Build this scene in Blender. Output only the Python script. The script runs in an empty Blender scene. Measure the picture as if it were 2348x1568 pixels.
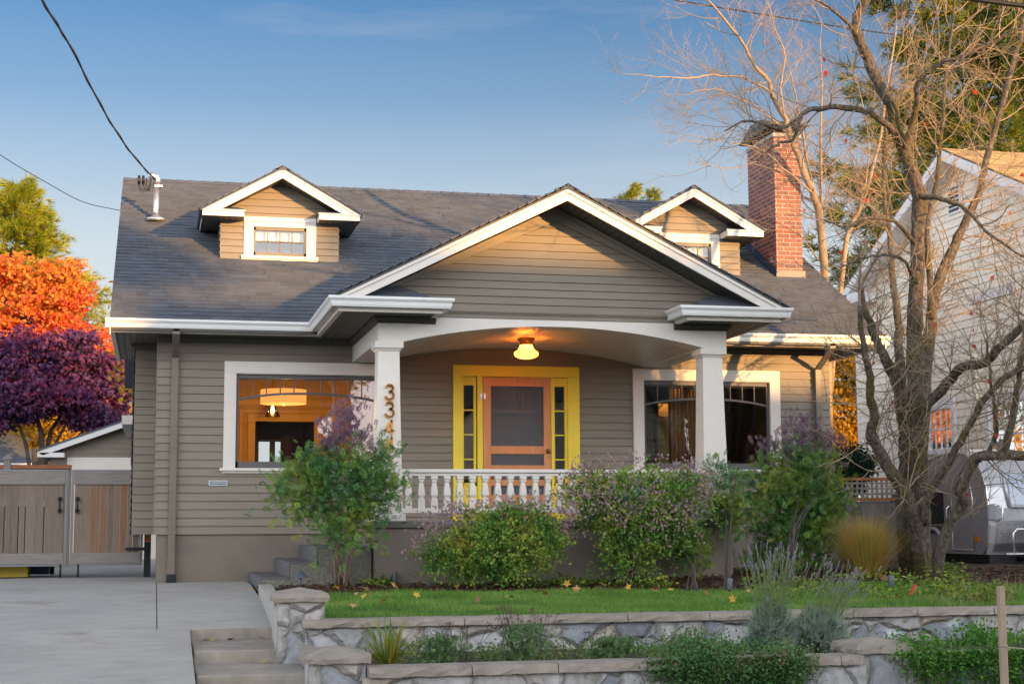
import bpy, math, random
import numpy as np
from mathutils import Vector, Matrix
random.seed(7); rng = np.random.default_rng(7)
SC = bpy.context.scene
COL = SC.collection
R_ = math.radians

# ------------------------------------------------------------ camera
S_W, S_H, FPX = 2348.0, 1568.0, 3517.0          # photo frame in measuring pixels, focal length in the same unit
YAW, PITCH, ROLL, CAMY = .228, .1185, -.0055, -20.2
_w = np.array([math.sin(YAW)*math.cos(PITCH), math.cos(YAW)*math.cos(PITCH), math.sin(PITCH)])
_r0 = np.array([math.cos(YAW), -math.sin(YAW), 0.]); _u0 = np.cross(_r0, _w)
_r = math.cos(ROLL)*_r0 + math.sin(ROLL)*_u0
_u = -math.sin(ROLL)*_r0 + math.cos(ROLL)*_u0
CP = np.array([0., CAMY, 0.])
cam = bpy.data.cameras.new('camera'); cam.sensor_width = 36.; cam.lens = FPX/S_W*36.; cam.clip_end = 3000
co = bpy.data.objects.new('camera', cam); COL.objects.link(co)
co.matrix_world = Matrix(((_r[0], _u[0], -_w[0], CP[0]), (_r[1], _u[1], -_w[1], CP[1]), (_r[2], _u[2], -_w[2], CP[2]), (0, 0, 0, 1)))
SC.camera = co

def ray(x, y):
    return (x-S_W/2)/FPX*_r - (y-S_H/2)/FPX*_u + _w
def atd(x, y, d):                                # survey helper: the point at depth d seen at (x, y)
    return CP + d*ray(x, y)
def atp(x, y, ax, val):                          # the point on plane X/Y/Z = val
    v = ray(x, y); i = 'XYZ'.index(ax)
    return CP + (val-CP[i])/v[i]*v

# ------------------------------------------------------------ light
FILL_GLOW = 21.5  # strength of the added out-of-view sky glow that lifts the shaded front
SUN_AZ, SUN_EL = 30., 6.5                        # sun stands in front of the house, 30 deg to its right, very low
to_sun = Vector((math.sin(R_(SUN_AZ))*math.cos(R_(SUN_EL)), -math.cos(R_(SUN_AZ))*math.cos(R_(SUN_EL)), math.sin(R_(SUN_EL))))
sl = bpy.data.lights.new('sun', 'SUN'); sl.energy = 5.0; sl.angle = R_(.6); sl.color = (1., .52, .17)
so = bpy.data.objects.new('sun', sl); COL.objects.link(so)
so.rotation_euler = to_sun.to_track_quat('Z', 'Y').to_euler()
W = bpy.data.worlds.new('World'); SC.world = W; W.use_nodes = True
nt = W.node_tree; bg = nt.nodes['Background']
sky = nt.nodes.new('ShaderNodeTexSky'); sky.sky_type = 'NISHITA'; sky.sun_disc = False
sky.sun_elevation = R_(SUN_EL); sky.sun_rotation = R_(180-SUN_AZ)
sky.air_density = 1.0; sky.dust_density = .9; sky.ozone_density = 3.6
# one faint wisp of high cloud, and an unseen bright veil added behind the camera to light the facade
tc = nt.nodes.new('ShaderNodeTexCoord'); mp = nt.nodes.new('ShaderNodeMapping')
mp.inputs['Rotation'].default_value = (0, R_(-14), 0); mp.inputs['Scale'].default_value = (2.2, 2.2, 16)
nz = nt.nodes.new('ShaderNodeTexNoise'); nz.inputs['Scale'].default_value = 1.6; nz.inputs['Detail'].default_value = 7; nz.inputs['Roughness'].default_value = .62
cr = nt.nodes.new('ShaderNodeValToRGB'); cr.color_ramp.elements[0].position = .58; cr.color_ramp.elements[1].position = .86
cr.color_ramp.elements[1].color = (.22, .22, .22, 1)
mx = nt.nodes.new('ShaderNodeMixRGB'); mx.inputs[2].default_value = (4.2, 3.9, 4.0, 1)
L = nt.links.new
L(tc.outputs['Generated'], mp.inputs[0]); L(mp.outputs[0], nz.inputs['Vector'])
L(nz.outputs[0], cr.inputs[0]); L(cr.outputs[0], mx.inputs[0])
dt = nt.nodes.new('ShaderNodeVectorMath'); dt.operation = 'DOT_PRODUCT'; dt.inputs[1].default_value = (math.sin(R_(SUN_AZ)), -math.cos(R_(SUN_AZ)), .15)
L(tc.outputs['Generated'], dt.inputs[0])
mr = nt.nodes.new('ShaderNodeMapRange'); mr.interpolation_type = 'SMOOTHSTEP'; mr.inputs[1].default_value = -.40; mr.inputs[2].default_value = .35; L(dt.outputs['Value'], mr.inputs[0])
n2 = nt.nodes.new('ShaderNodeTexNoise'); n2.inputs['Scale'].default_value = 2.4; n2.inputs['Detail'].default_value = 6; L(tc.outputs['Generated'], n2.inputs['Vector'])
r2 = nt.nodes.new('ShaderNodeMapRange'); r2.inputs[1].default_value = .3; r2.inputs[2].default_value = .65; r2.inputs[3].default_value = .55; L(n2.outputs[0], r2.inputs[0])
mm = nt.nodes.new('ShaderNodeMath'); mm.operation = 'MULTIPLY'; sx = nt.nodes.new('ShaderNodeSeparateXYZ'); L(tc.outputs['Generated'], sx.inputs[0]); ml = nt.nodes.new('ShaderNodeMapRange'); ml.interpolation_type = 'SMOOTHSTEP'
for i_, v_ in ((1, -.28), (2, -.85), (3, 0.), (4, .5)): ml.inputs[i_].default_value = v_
L(sx.outputs[0], ml.inputs[0]); mxx = nt.nodes.new('ShaderNodeMath'); mxx.operation = 'MAXIMUM'; L(mr.outputs[0], mxx.inputs[0]); L(ml.outputs[0], mxx.inputs[1])  # added glow also spreads left, brightening the left-facing walls
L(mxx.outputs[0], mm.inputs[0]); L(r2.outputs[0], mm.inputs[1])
vl = nt.nodes.new('ShaderNodeMixRGB'); vl.inputs[2].default_value = (FILL_GLOW*.97, FILL_GLOW*.98, FILL_GLOW*1.03, 1)
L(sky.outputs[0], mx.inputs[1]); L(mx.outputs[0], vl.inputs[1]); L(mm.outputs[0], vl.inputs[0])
zz = nt.nodes.new('ShaderNodeSeparateXYZ'); L(tc.outputs['Generated'], zz.inputs[0])
hz = nt.nodes.new('ShaderNodeValToRGB'); he = hz.color_ramp.elements      # the air pales towards the horizon
for _ in range(4): he.new(.5)
for e_, (p_, c_) in zip(he, ((0., .95), (.15, .92), (.18, .80), (.22, .50), (.27, .18), (.33, .0))): e_.position = p_; e_.color = (c_, c_, c_, 1)
hm = nt.nodes.new('ShaderNodeMixRGB'); hm.inputs[2].default_value = (3.7, 4.0, 4.15, 1); L(zz.outputs[2], hz.inputs[0]); L(hz.outputs[0], hm.inputs[0]); L(mx.outputs[0], hm.inputs[1]); L(hm.outputs[0], vl.inputs[1])
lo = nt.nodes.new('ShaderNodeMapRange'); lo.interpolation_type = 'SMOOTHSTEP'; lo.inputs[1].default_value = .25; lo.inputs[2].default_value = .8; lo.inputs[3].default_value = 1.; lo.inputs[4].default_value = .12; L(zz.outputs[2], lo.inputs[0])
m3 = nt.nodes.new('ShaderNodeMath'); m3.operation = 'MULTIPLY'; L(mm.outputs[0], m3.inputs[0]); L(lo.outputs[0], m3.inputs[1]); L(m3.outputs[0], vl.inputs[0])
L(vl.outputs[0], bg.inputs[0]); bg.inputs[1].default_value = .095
SC.view_settings.view_transform = 'Standard'; SC.view_settings.look = 'None'
SC.view_settings.exposure = 1.08; SC.view_settings.gamma = 1
SC.cycles.max_bounces = 8; SC.cycles.transparent_max_bounces = 12

# ------------------------------------------------------------ materials
def _n(nt, t, **k):
    n = nt.nodes.new('ShaderNode'+t)
    for a, b in k.items(): n.inputs[a].default_value = b
    return n
def mul(c, f): return tuple(min(1., x*f) for x in c)
def ramp(nt, stops):
    n = nt.nodes.new('ShaderNodeValToRGB'); e = n.color_ramp.elements
    while len(e) < len(stops): e.new(.5)
    for q, (p, c) in zip(e, stops): q.position = p; q.color = (*c, 1)
    return n
def M(name, col, rough=.6, ns=3., amt=.12, bs=0., bump=.0, metal=0., stretch=(1, 1, 1), island=0., spec=.4, emit=None, streak=None):
    m = bpy.data.materials.new(name); m.use_nodes = True; nt = m.node_tree; b = nt.nodes['Principled BSDF']
    b.inputs['Roughness'].default_value = rough; b.inputs['Metallic'].default_value = metal; b.inputs['Specular IOR Level'].default_value = spec
    tc = nt.nodes.new('ShaderNodeTexCoord'); mp = nt.nodes.new('ShaderNodeMapping'); mp.inputs['Scale'].default_value = stretch
    nt.links.new(tc.outputs['Object'], mp.inputs[0])
    nz = _n(nt, 'TexNoise', Scale=ns, Detail=8., Roughness=.6); nt.links.new(mp.outputs[0], nz.inputs['Vector'])
    f = nz.outputs[0]
    if island:
        g = nt.nodes.new('ShaderNodeNewGeometry'); mm = nt.nodes.new('ShaderNodeMix'); mm.data_type = 'FLOAT'; mm.inputs[0].default_value = island
        nt.links.new(f, mm.inputs[2]); nt.links.new(g.outputs['Random Per Island'], mm.inputs[3]); f = mm.outputs[0]
    lo, hi = (.05, .95) if island > .5 else (.25, .75)
    st = [(lo, mul(col, 1-amt)), (.5, col), (hi, mul(col, 1+amt))]
    if streak: st = [(lo, mul(col, 1-amt)), (.42, col), (.58, mul(col, 1+amt*.6)), (hi, streak)]
    r = ramp(nt, st); nt.links.new(f, r.inputs[0]); nt.links.new(r.outputs[0], b.inputs['Base Color'])
    if bump:
        n2 = _n(nt, 'TexNoise', Scale=bs, Detail=6.); nt.links.new(mp.outputs[0], n2.inputs['Vector'])
        bp = _n(nt, 'Bump', Strength=bump, Distance=.02); nt.links.new(n2.outputs[0], bp.inputs['Height']); nt.links.new(bp.outputs[0], b.inputs['Normal'])
    if emit:
        b.inputs['Emission Color'].default_value = (*emit[0], 1); b.inputs['Emission Strength'].default_value = emit[1]
    return m
def leafmat(name, cols, trans=.35, nscale=1.2, rough=.55, mixn=.45):
    m = bpy.data.materials.new(name); m.use_nodes = True; nt = m.node_tree
    for n in list(nt.nodes):
        if n.type == 'BSDF_PRINCIPLED': b = n
        else: out = n
    tc = nt.nodes.new('ShaderNodeTexCoord'); nz = _n(nt, 'TexNoise', Scale=nscale, Detail=3.); nt.links.new(tc.outputs['Object'], nz.inputs['Vector'])
    g = nt.nodes.new('ShaderNodeNewGeometry'); mm = nt.nodes.new('ShaderNodeMix'); mm.data_type = 'FLOAT'; mm.inputs[0].default_value = mixn
    sc = _n(nt, 'MapRange'); sc.inputs[1].default_value = .28; sc.inputs[2].default_value = .72
    nt.links.new(nz.outputs[0], sc.inputs[0])
    nt.links.new(g.outputs['Random Per Island'], mm.inputs[2]); nt.links.new(sc.outputs[0], mm.inputs[3])
    r = ramp(nt, [(.08+.84*i/(len(cols)-1), c) for i, c in enumerate(cols)]); nt.links.new(mm.outputs[0], r.inputs[0])
    b.inputs['Roughness'].default_value = rough; b.inputs['Specular IOR Level'].default_value = .3
    nt.links.new(r.outputs[0], b.inputs['Base Color'])
    t = nt.nodes.new('ShaderNodeBsdfTranslucent'); nt.links.new(r.outputs[0], t.inputs[0])
    ms = nt.nodes.new('ShaderNodeMixShader'); ms.inputs[0].default_value = trans
    nt.links.new(b.outputs[0], ms.inputs[1]); nt.links.new(t.outputs[0], ms.inputs[2]); nt.links.new(ms.outputs[0], out.inputs[0])
    return m
def glassmat(name, tint=(1, 1, 1), refl=1.0):
    m = bpy.data.materials.new(name); m.use_nodes = True; nt = m.node_tree
    for n in list(nt.nodes):
        if n.type == 'BSDF_PRINCIPLED': nt.nodes.remove(n)
        else: out = n
    t = nt.nodes.new('ShaderNodeBsdfTransparent'); t.inputs[0].default_value = (*tint, 1)
    g = nt.nodes.new('ShaderNodeBsdfGlossy'); g.inputs['Roughness'].default_value = .015
    tc = nt.nodes.new('ShaderNodeTexCoord'); nz = _n(nt, 'TexNoise', Scale=2.2, Detail=1.); nt.links.new(tc.outputs['Object'], nz.inputs['Vector'])
    bp = _n(nt, 'Bump', Strength=.12, Distance=.02); nt.links.new(nz.outputs[0], bp.inputs['Height']); nt.links.new(bp.outputs[0], g.inputs['Normal'])
    fr = nt.nodes.new('ShaderNodeFresnel'); fr.inputs[0].default_value = 1.5
    mt = nt.nodes.new('ShaderNodeMath'); mt.operation = 'MULTIPLY_ADD'; mt.inputs[1].default_value = refl; mt.inputs[2].default_value = .06*refl
    nt.links.new(fr.outputs[0], mt.inputs[0])
    ms = nt.nodes.new('ShaderNodeMixShader'); nt.links.new(mt.outputs[0], ms.inputs[0])
    nt.links.new(t.outputs[0], ms.inputs[1]); nt.links.new(g.outputs[0], ms.inputs[2]); nt.links.new(ms.outputs[0], out.inputs[0])
    return m
def brickmat(name):
    m = M(name, (.3, .1, .06)); nt = m.node_tree; b = nt.nodes['Principled BSDF']
    g = nt.nodes.new('ShaderNodeNewGeometry'); tc = nt.nodes.new('ShaderNodeTexCoord')
    sp = nt.nodes.new('ShaderNodeSeparateXYZ'); nt.links.new(tc.outputs['Object'], sp.inputs[0])
    sn = nt.nodes.new('ShaderNodeSeparateXYZ'); nt.links.new(g.outputs['Normal'], sn.inputs[0])
    ab = nt.nodes.new('ShaderNodeMath'); ab.operation = 'ABSOLUTE'; nt.links.new(sn.outputs[0], ab.inputs[0])
    gt = nt.nodes.new('ShaderNodeMath'); gt.operation = 'GREATER_THAN'; gt.inputs[1].default_value = .5; nt.links.new(ab.outputs[0], gt.inputs[0])
    mf = nt.nodes.new('ShaderNodeMix'); mf.data_type = 'FLOAT'; nt.links.new(gt.outputs[0], mf.inputs[0]); nt.links.new(sp.outputs[0], mf.inputs[2]); nt.links.new(sp.outputs[1], mf.inputs[3])
    cb = nt.nodes.new('ShaderNodeCombineXYZ'); nt.links.new(mf.outputs[0], cb.inputs[0]); nt.links.new(sp.outputs[2], cb.inputs[1])
    br = nt.nodes.new('ShaderNodeTexBrick'); nt.links.new(cb.outputs[0], br.inputs[0])
    for k, v in (('Scale', 1.), ('Mortar Size', .006), ('Brick Width', .205), ('Row Height', .067), ('Bias', -.1)): br.inputs[k].default_value = v
    br.inputs['Color1'].default_value = (.28, .075, .045, 1); br.inputs['Color2'].default_value = (.13, .04, .035, 1); br.inputs['Mortar'].default_value = (.34, .30, .27, 1)
    nz = _n(nt, 'TexNoise', Scale=9., Detail=4.); nt.links.new(tc.outputs['Object'], nz.inputs['Vector'])
    mr = nt.nodes.new('ShaderNodeMixRGB'); mr.blend_type = 'OVERLAY'; mr.inputs[0].default_value = .35
    nt.links.new(br.outputs[0], mr.inputs[1]); nt.links.new(nz.outputs[0], mr.inputs[2]); nt.links.new(mr.outputs[0], b.inputs['Base Color'])
    bp = _n(nt, 'Bump', Strength=.6, Distance=.01); bp.invert = True; nt.links.new(br.outputs[1], bp.inputs['Height']); nt.links.new(bp.outputs[0], b.inputs['Normal'])
    return m
def stonemat(name, scale=3.0):
    m = M(name, (.3, .28, .25), rough=.8); nt = m.node_tree; b = nt.nodes['Principled BSDF']
    tc = nt.nodes.new('ShaderNodeTexCoord'); nz = _n(nt, 'TexNoise', Scale=2.2, Detail=4.); nt.links.new(tc.outputs['Object'], nz.inputs['Vector'])
    ad = nt.nodes.new('ShaderNodeMixRGB'); ad.blend_type = 'ADD'; ad.inputs[0].default_value = .27; nt.links.new(tc.outputs['Object'], ad.inputs[1]); nt.links.new(nz.outputs[1], ad.inputs[2])
    v1 = _n(nt, 'TexVoronoi', Scale=scale); v2 = _n(nt, 'TexVoronoi', Scale=scale); v2.feature = 'DISTANCE_TO_EDGE'
    nt.links.new(ad.outputs[0], v1.inputs['Vector']); nt.links.new(ad.outputs[0], v2.inputs['Vector'])
    hs = nt.nodes.new('ShaderNodeSeparateColor'); nt.links.new(v1.outputs['Color'], hs.inputs[0])
    rp = ramp(nt, [(.0, (.22, .24, .275)), (.25, (.31, .33, .365)), (.5, (.38, .365, .34)), (.75, (.40, .41, .42)), (1., (.44, .38, .31))]); nt.links.new(hs.outputs[0], rp.inputs[0])
    n2 = _n(nt, 'TexNoise', Scale=11., Detail=8., Roughness=.7); nt.links.new(tc.outputs['Object'], n2.inputs['Vector'])
    ov = nt.nodes.new('ShaderNodeMixRGB'); ov.blend_type = 'OVERLAY'; ov.inputs[0].default_value = .7; nt.links.new(rp.outputs[0], ov.inputs[1]); nt.links.new(n2.outputs[0], ov.inputs[2])
    n3 = _n(nt, 'TexNoise', Scale=2.6, Detail=5.); nt.links.new(tc.outputs['Object'], n3.inputs['Vector'])
    wr = ramp(nt, [(.60, (0, 0, 0)), (.72, (.65, .65, .65))]); nt.links.new(n3.outputs[0], wr.inputs[0])
    wm = nt.nodes.new('ShaderNodeMixRGB'); wm.inputs[2].default_value = (.62, .63, .66, 1); nt.links.new(wr.outputs[0], wm.inputs[0]); nt.links.new(ov.outputs[0], wm.inputs[1])
    mr = ramp(nt, [(.010, (1, 1, 1)), (.038, (0, 0, 0))]); nt.links.new(v2.outputs['Distance'], mr.inputs[0])
    mo = nt.nodes.new('ShaderNodeMixRGB'); mo.inputs[2].default_value = (.27, .26, .24, 1); nt.links.new(mr.outputs[0], mo.inputs[0]); nt.links.new(wm.outputs[0], mo.inputs[1])
    nt.links.new(mo.outputs[0], b.inputs['Base Color'])
    hh = ramp(nt, [(.0, (0, 0, 0)), (.10, (.75, .75, .75)), (.3, (1, 1, 1))]); nt.links.new(v2.outputs['Distance'], hh.inputs[0])
    am = nt.nodes.new('ShaderNodeMixRGB'); am.blend_type = 'ADD'; am.inputs[0].default_value = .35; nt.links.new(hh.outputs[0], am.inputs[1]); nt.links.new(n2.outputs[0], am.inputs[2])
    bp = _n(nt, 'Bump', Strength=1., Distance=.06); nt.links.new(am.outputs[0], bp.inputs['Height']); nt.links.new(bp.outputs[0], b.inputs['Normal'])
    return m
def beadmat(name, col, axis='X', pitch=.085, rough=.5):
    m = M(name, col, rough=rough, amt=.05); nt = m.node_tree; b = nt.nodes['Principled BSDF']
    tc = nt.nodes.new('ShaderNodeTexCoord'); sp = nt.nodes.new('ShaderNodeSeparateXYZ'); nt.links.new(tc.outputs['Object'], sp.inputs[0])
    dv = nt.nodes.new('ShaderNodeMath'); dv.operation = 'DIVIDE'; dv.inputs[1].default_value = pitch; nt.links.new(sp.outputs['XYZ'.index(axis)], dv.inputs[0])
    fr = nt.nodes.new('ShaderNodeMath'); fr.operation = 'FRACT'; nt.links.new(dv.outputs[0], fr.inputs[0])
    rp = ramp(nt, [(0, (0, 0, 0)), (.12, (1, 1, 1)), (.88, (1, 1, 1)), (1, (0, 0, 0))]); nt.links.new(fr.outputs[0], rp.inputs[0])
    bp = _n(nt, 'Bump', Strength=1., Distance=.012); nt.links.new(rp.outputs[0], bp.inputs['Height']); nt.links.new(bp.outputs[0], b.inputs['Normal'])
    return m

T = {}
T['siding'] = M('siding_paint', (.205, .178, .135), .55, .8, .15, 30, .04, stretch=(1, 1, 4))
T['trim'] = M('white_trim', (.68, .64, .58), .5, 2., .05)
T['gutter'] = M('gutter_metal_white', (.70, .70, .68), .35, 2., .04)
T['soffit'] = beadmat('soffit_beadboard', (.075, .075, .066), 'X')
T['dark'] = M('dark_trim', (.06, .058, .05), .55)
T['shingle'] = M('asphalt_shingle', (.098, .112, .136), .9, 140., .30, 200, .5, island=.22, spec=.25)
T['stucco'] = M('foundation_stucco', (.20, .172, .135), .85, 1.5, .22, 26, .15)
T['brown'] = M('brown_downspout', (.165, .142, .108), .45, 3., .08)
T['sash'] = M('grey_sash', (.105, .10, .098), .5, 3., .06)
T['glass'] = glassmat('window_glass', (.96, .97, .96), 1.5)
T['yellow'] = M('yellow_paint', (.78, .64, .05), .5, 2., .08, 40, .03)
T['fir'] = M('fir_door', (.56, .245, .085), .45, 3., .16, stretch=(6, 6, 1))
T['inner_door'] = M('charcoal_door', (.028, .028, .032), .45)
def screenmat(name):
    m = M(name, (.16, .165, .18), .6, 300., .2); nt = m.node_tree; b = nt.nodes['Principled BSDF']; out = nt.nodes['Material Output']; t = nt.nodes.new('ShaderNodeBsdfTransparent'); ms = nt.nodes.new('ShaderNodeMixShader'); ms.inputs[0].default_value = .48
    nt.links.new(b.outputs[0], ms.inputs[1]); nt.links.new(t.outputs[0], ms.inputs[2]); nt.links.new(ms.outputs[0], out.inputs[0]); return m
T['screen'] = screenmat('insect_screen')
T['beadceil'] = beadmat('porch_beadboard', (.62, .60, .54), 'X', .075, .3)
T['numbers'] = M('copper_numbers', (.62, .30, .07), .4, metal=.3)
T['brick'] = brickmat('chimney_brick')
def concmat(name):
    m = M(name, (.355, .34, .31), .88, 1.1, .18, 60, .15, streak=(.29, .255, .21)); nt = m.node_tree; b = nt.nodes['Principled BSDF']; src = b.inputs['Base Color'].links[0].from_socket; tc = nt.nodes.new('ShaderNodeTexCoord')
    mp = nt.nodes.new('ShaderNodeMapping'); mp.inputs['Scale'].default_value = (.9, 3.2, 1.); nt.links.new(tc.outputs['Object'], mp.inputs[0]); a = _n(nt, 'TexNoise', Scale=3., Detail=6., Roughness=.7); nt.links.new(mp.outputs[0], a.inputs['Vector'])
    o = nt.nodes.new('ShaderNodeMixRGB'); o.blend_type = 'OVERLAY'; o.inputs[0].default_value = .28; nt.links.new(src, o.inputs[1]); nt.links.new(a.outputs[0], o.inputs[2])
    v = _n(nt, 'TexVoronoi', Scale=.55); v.feature = 'DISTANCE_TO_EDGE'; nz = _n(nt, 'TexNoise', Scale=2.5, Detail=5.); nt.links.new(tc.outputs['Object'], nz.inputs['Vector']); ad = nt.nodes.new('ShaderNodeMixRGB'); ad.blend_type = 'ADD'; ad.inputs[0].default_value = .5; nt.links.new(tc.outputs['Object'], ad.inputs[1]); nt.links.new(nz.outputs[1], ad.inputs[2]); nt.links.new(ad.outputs[0], v.inputs['Vector'])
    r = ramp(nt, [(.0, (.6, .6, .6)), (.002, (1, 1, 1))]); nt.links.new(v.outputs['Distance'], r.inputs[0]); k = nt.nodes.new('ShaderNodeMixRGB'); k.blend_type = 'MULTIPLY'; k.inputs[0].default_value = .2; nt.links.new(o.outputs[0], k.inputs[1]); nt.links.new(r.outputs[0], k.inputs[2]); nt.links.new(k.outputs[0], b.inputs['Base Color']); return m
T['concrete'] = concmat('driveway_concrete')
T['stepc'] = M('weathered_step', (.32, .285, .235), .9, 3.5, .32, 45, .3)
T['graystep'] = M('grey_painted_concrete', (.115, .115, .118), .7, 3., .15, 40, .1)
T['aggregate'] = M('exposed_aggregate', (.19, .18, .15), .9, 40., .5, 70, .6)
T['stone'] = stonemat('veneer_stone')
T['cap'] = M('stone_cap', (.285, .25, .205), .85, 5., .25, 22, .6)
T['slab'] = M('porch_slab', (.13, .125, .115), .8, 3., .15, 30, .1)
T['mulch'] = M('mulch', (.055, .032, .02), .95, 22., .55, 40, .9)
T['lawn'] = M('lawn_soil', (.035, .075, .012), .95, 6., .35, 60, .5)
T['soil'] = M('bed_soil', (.05, .036, .024), .95, 12., .5, 30, .8)
T['earth'] = M('ground_earth', (.09, .085, .06), .95, .6, .3, 12, .4)
T['asphalt'] = M('road_asphalt', (.055, .055, .055), .9, 3., .15, 80, .2)
T['galv'] = M('galvanised_metal', (.55, .55, .56), .38, 6., .12, metal=.85)
T['black'] = M('black_plastic', (.012, .012, .013), .4)
T['wire'] = M('cable_black', (.012, .012, .014), .6)
T['cedar'] = M('weathered_cedar', (.20, .155, .12), .8, 3.2, .32, 30, .25, stretch=(9, 9, .9), island=.45, streak=(.24, .12, .06))
T['cedarv'] = M('grey_rail', (.23, .205, .19), .8, 4., .25, 30, .2, stretch=(.8, 6, 8), streak=(.17, .12, .09))
T['rust'] = M('red_cedar', (.30, .115, .05), .75, 5., .3, stretch=(1, 6, 6))
T['steel'] = M('gate_steel', (.20, .205, .21), .45, 4., .1, metal=.6)
T['bin_green'] = M('green_bin', (.01, .16, .08), .4)
T['bin_blue'] = M('dark_blue_bin', (.01, .02, .07), .4)
T['bin_lid'] = M('pale_lid', (.55, .6, .6), .4)
T['bin_yellow'] = M('yellow_crate', (.35, .26, .02), .5)
T['cream'] = M('cream_siding', (.88, .82, .70), .6, 1.4, .06, stretch=(1, 1, 4))
T['creamtrim'] = M('neighbour_trim', (.8, .8, .82), .55)
T['tanroof'] = M('tan_shingle', (.30, .23, .13), .9, 60., .3, island=.5)
T['palegreen'] = M('pale_green_siding', (.42, .45, .33), .7)
T['trailergrey'] = M('trailer_grey_paint', (.25, .25, .275), .32, 2., .05, spec=.5)
T['trailersilver'] = M('trailer_silver', (.50, .51, .53), .30, 2., .05, metal=.35)
T['diamond'] = M('diamond_plate', (.35, .35, .36), .35, 40., .3, 60, .6, metal=.7)
T['chrome'] = M('bright_rail', (.75, .75, .76), .25, metal=.8)
T['tyre'] = M('tyre_rubber', (.015, .015, .015), .8)
T['darkglass'] = M('dark_window_film', (.012, .013, .016), .12, spec=.6)
T['paleglass'] = M('frosted_window_panel', (.42, .50, .58), .18, spec=.6)
T['amber'] = M('amber_marker', (.55, .16, .01), .3)
T['bluelogo'] = M('blue_badge', (.03, .06, .30), .4)
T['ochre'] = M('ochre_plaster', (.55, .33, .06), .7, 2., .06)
T['ochretrim'] = M('ochre_woodwork', (.66, .40, .08), .5, 2., .05)
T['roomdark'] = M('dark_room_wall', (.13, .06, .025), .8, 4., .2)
T['roomfloor'] = M('oak_floor', (.20, .09, .035), .5)
T['ceil'] = M('ceiling_plaster', (.5, .36, .14), .8)
T['shade'] = M('drum_shade_fabric', (.75, .45, .16), .8, 60., .25, emit=((1., .42, .10), .55))
T['bulb'] = M('glowing_bulb', (1, .7, .3), .5, emit=((1., .55, .16), 7.))
T['globe'] = M('glowing_milk_glass', (.8, .42, .10), .4, 3., .05, emit=((1., .42, .04), .62))
def _milk(m):
    nt = m.node_tree; b = nt.nodes['Principled BSDF']; out = nt.nodes['Material Output']; t = nt.nodes.new('ShaderNodeBsdfTranslucent'); t.inputs[0].default_value = (1., .62, .22, 1)
    ms = nt.nodes.new('ShaderNodeMixShader'); ms.inputs[0].default_value = .28; nt.links.new(b.outputs[0], ms.inputs[1]); nt.links.new(t.outputs[0], ms.inputs[2]); nt.links.new(ms.outputs[0], out.inputs[0])
_milk(T['globe'])
T['bronze'] = M('bronze_fixture', (.16, .085, .035), .4, metal=.6)
T['pathlight'] = M('path_light_metal', (.11, .125, .15), .5, metal=.4)
T['sign'] = M('sign_grey_plate', (.12, .15, .18), .4)
T['signw'] = M('sign_white', (.75, .8, .82), .5)
T['blind'] = M('white_roller_blind', (.72, .68, .62), .8)
T['curtain'] = M('amber_curtain', (.30, .15, .05), .9, 3., .3, stretch=(14, 14, .5))
def barkmat(name):
    m = M(name, (.1, .08, .06), .95); nt = m.node_tree; b = nt.nodes['Principled BSDF']; tc = nt.nodes.new('ShaderNodeTexCoord'); mp = nt.nodes.new('ShaderNodeMapping'); mp.inputs['Scale'].default_value = (1, 1, .45)
    nt.links.new(tc.outputs['Object'], mp.inputs[0])
    a = _n(nt, 'TexNoise', Scale=34., Detail=8., Roughness=.75); nt.links.new(mp.outputs[0], a.inputs['Vector']); ra = ramp(nt, [(.30, (.018, .014, .010)), (.45, (.075, .058, .042)), (.58, (.16, .135, .105)), (.70, (.30, .28, .245))]); nt.links.new(a.outputs[0], ra.inputs[0])
    c = _n(nt, 'TexNoise', Scale=2.3, Detail=4.); nt.links.new(tc.outputs['Object'], c.inputs['Vector']); rc = ramp(nt, [(.50, (0, 0, 0)), (.62, (.8, .8, .8))]); nt.links.new(c.outputs[0], rc.inputs[0])
    d = _n(nt, 'TexNoise', Scale=20., Detail=4.); nt.links.new(tc.outputs['Object'], d.inputs['Vector']); rd = ramp(nt, [(.35, (.035, .03, .008)), (.55, (.10, .085, .018)), (.7, (.16, .10, .03))]); nt.links.new(d.outputs[0], rd.inputs[0])
    mx = nt.nodes.new('ShaderNodeMixRGB'); nt.links.new(rc.outputs[0], mx.inputs[0]); nt.links.new(ra.outputs[0], mx.inputs[1]); nt.links.new(rd.outputs[0], mx.inputs[2]); nt.links.new(mx.outputs[0], b.inputs['Base Color'])
    bp = _n(nt, 'Bump', Strength=1., Distance=.03); nt.links.new(a.outputs[0], bp.inputs['Height']); nt.links.new(bp.outputs[0], b.inputs['Normal']); return m
T['bark'] = barkmat('mossy_bark')
T['twig'] = M('dogwood_twig', (.30, .225, .145), .85, 1.2, .35)
T['twigdark'] = M('dark_bark', (.07, .055, .045), .9, 5., .4)
T['nstem'] = M('pale_cane', (.30, .22, .15), .85, 6., .3)
T['redplastic'] = M('red_plastic', (.45, .03, .02), .4)
T['stake'] = M('wood_stake', (.34, .255, .18), .8, 5., .3, stretch=(6, 6, .6))
T['rope'] = M('twine', (.42, .36, .26), .9)
T['bluebox'] = M('bright_blue_plastic', (.02, .22, .55), .4)

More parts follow.
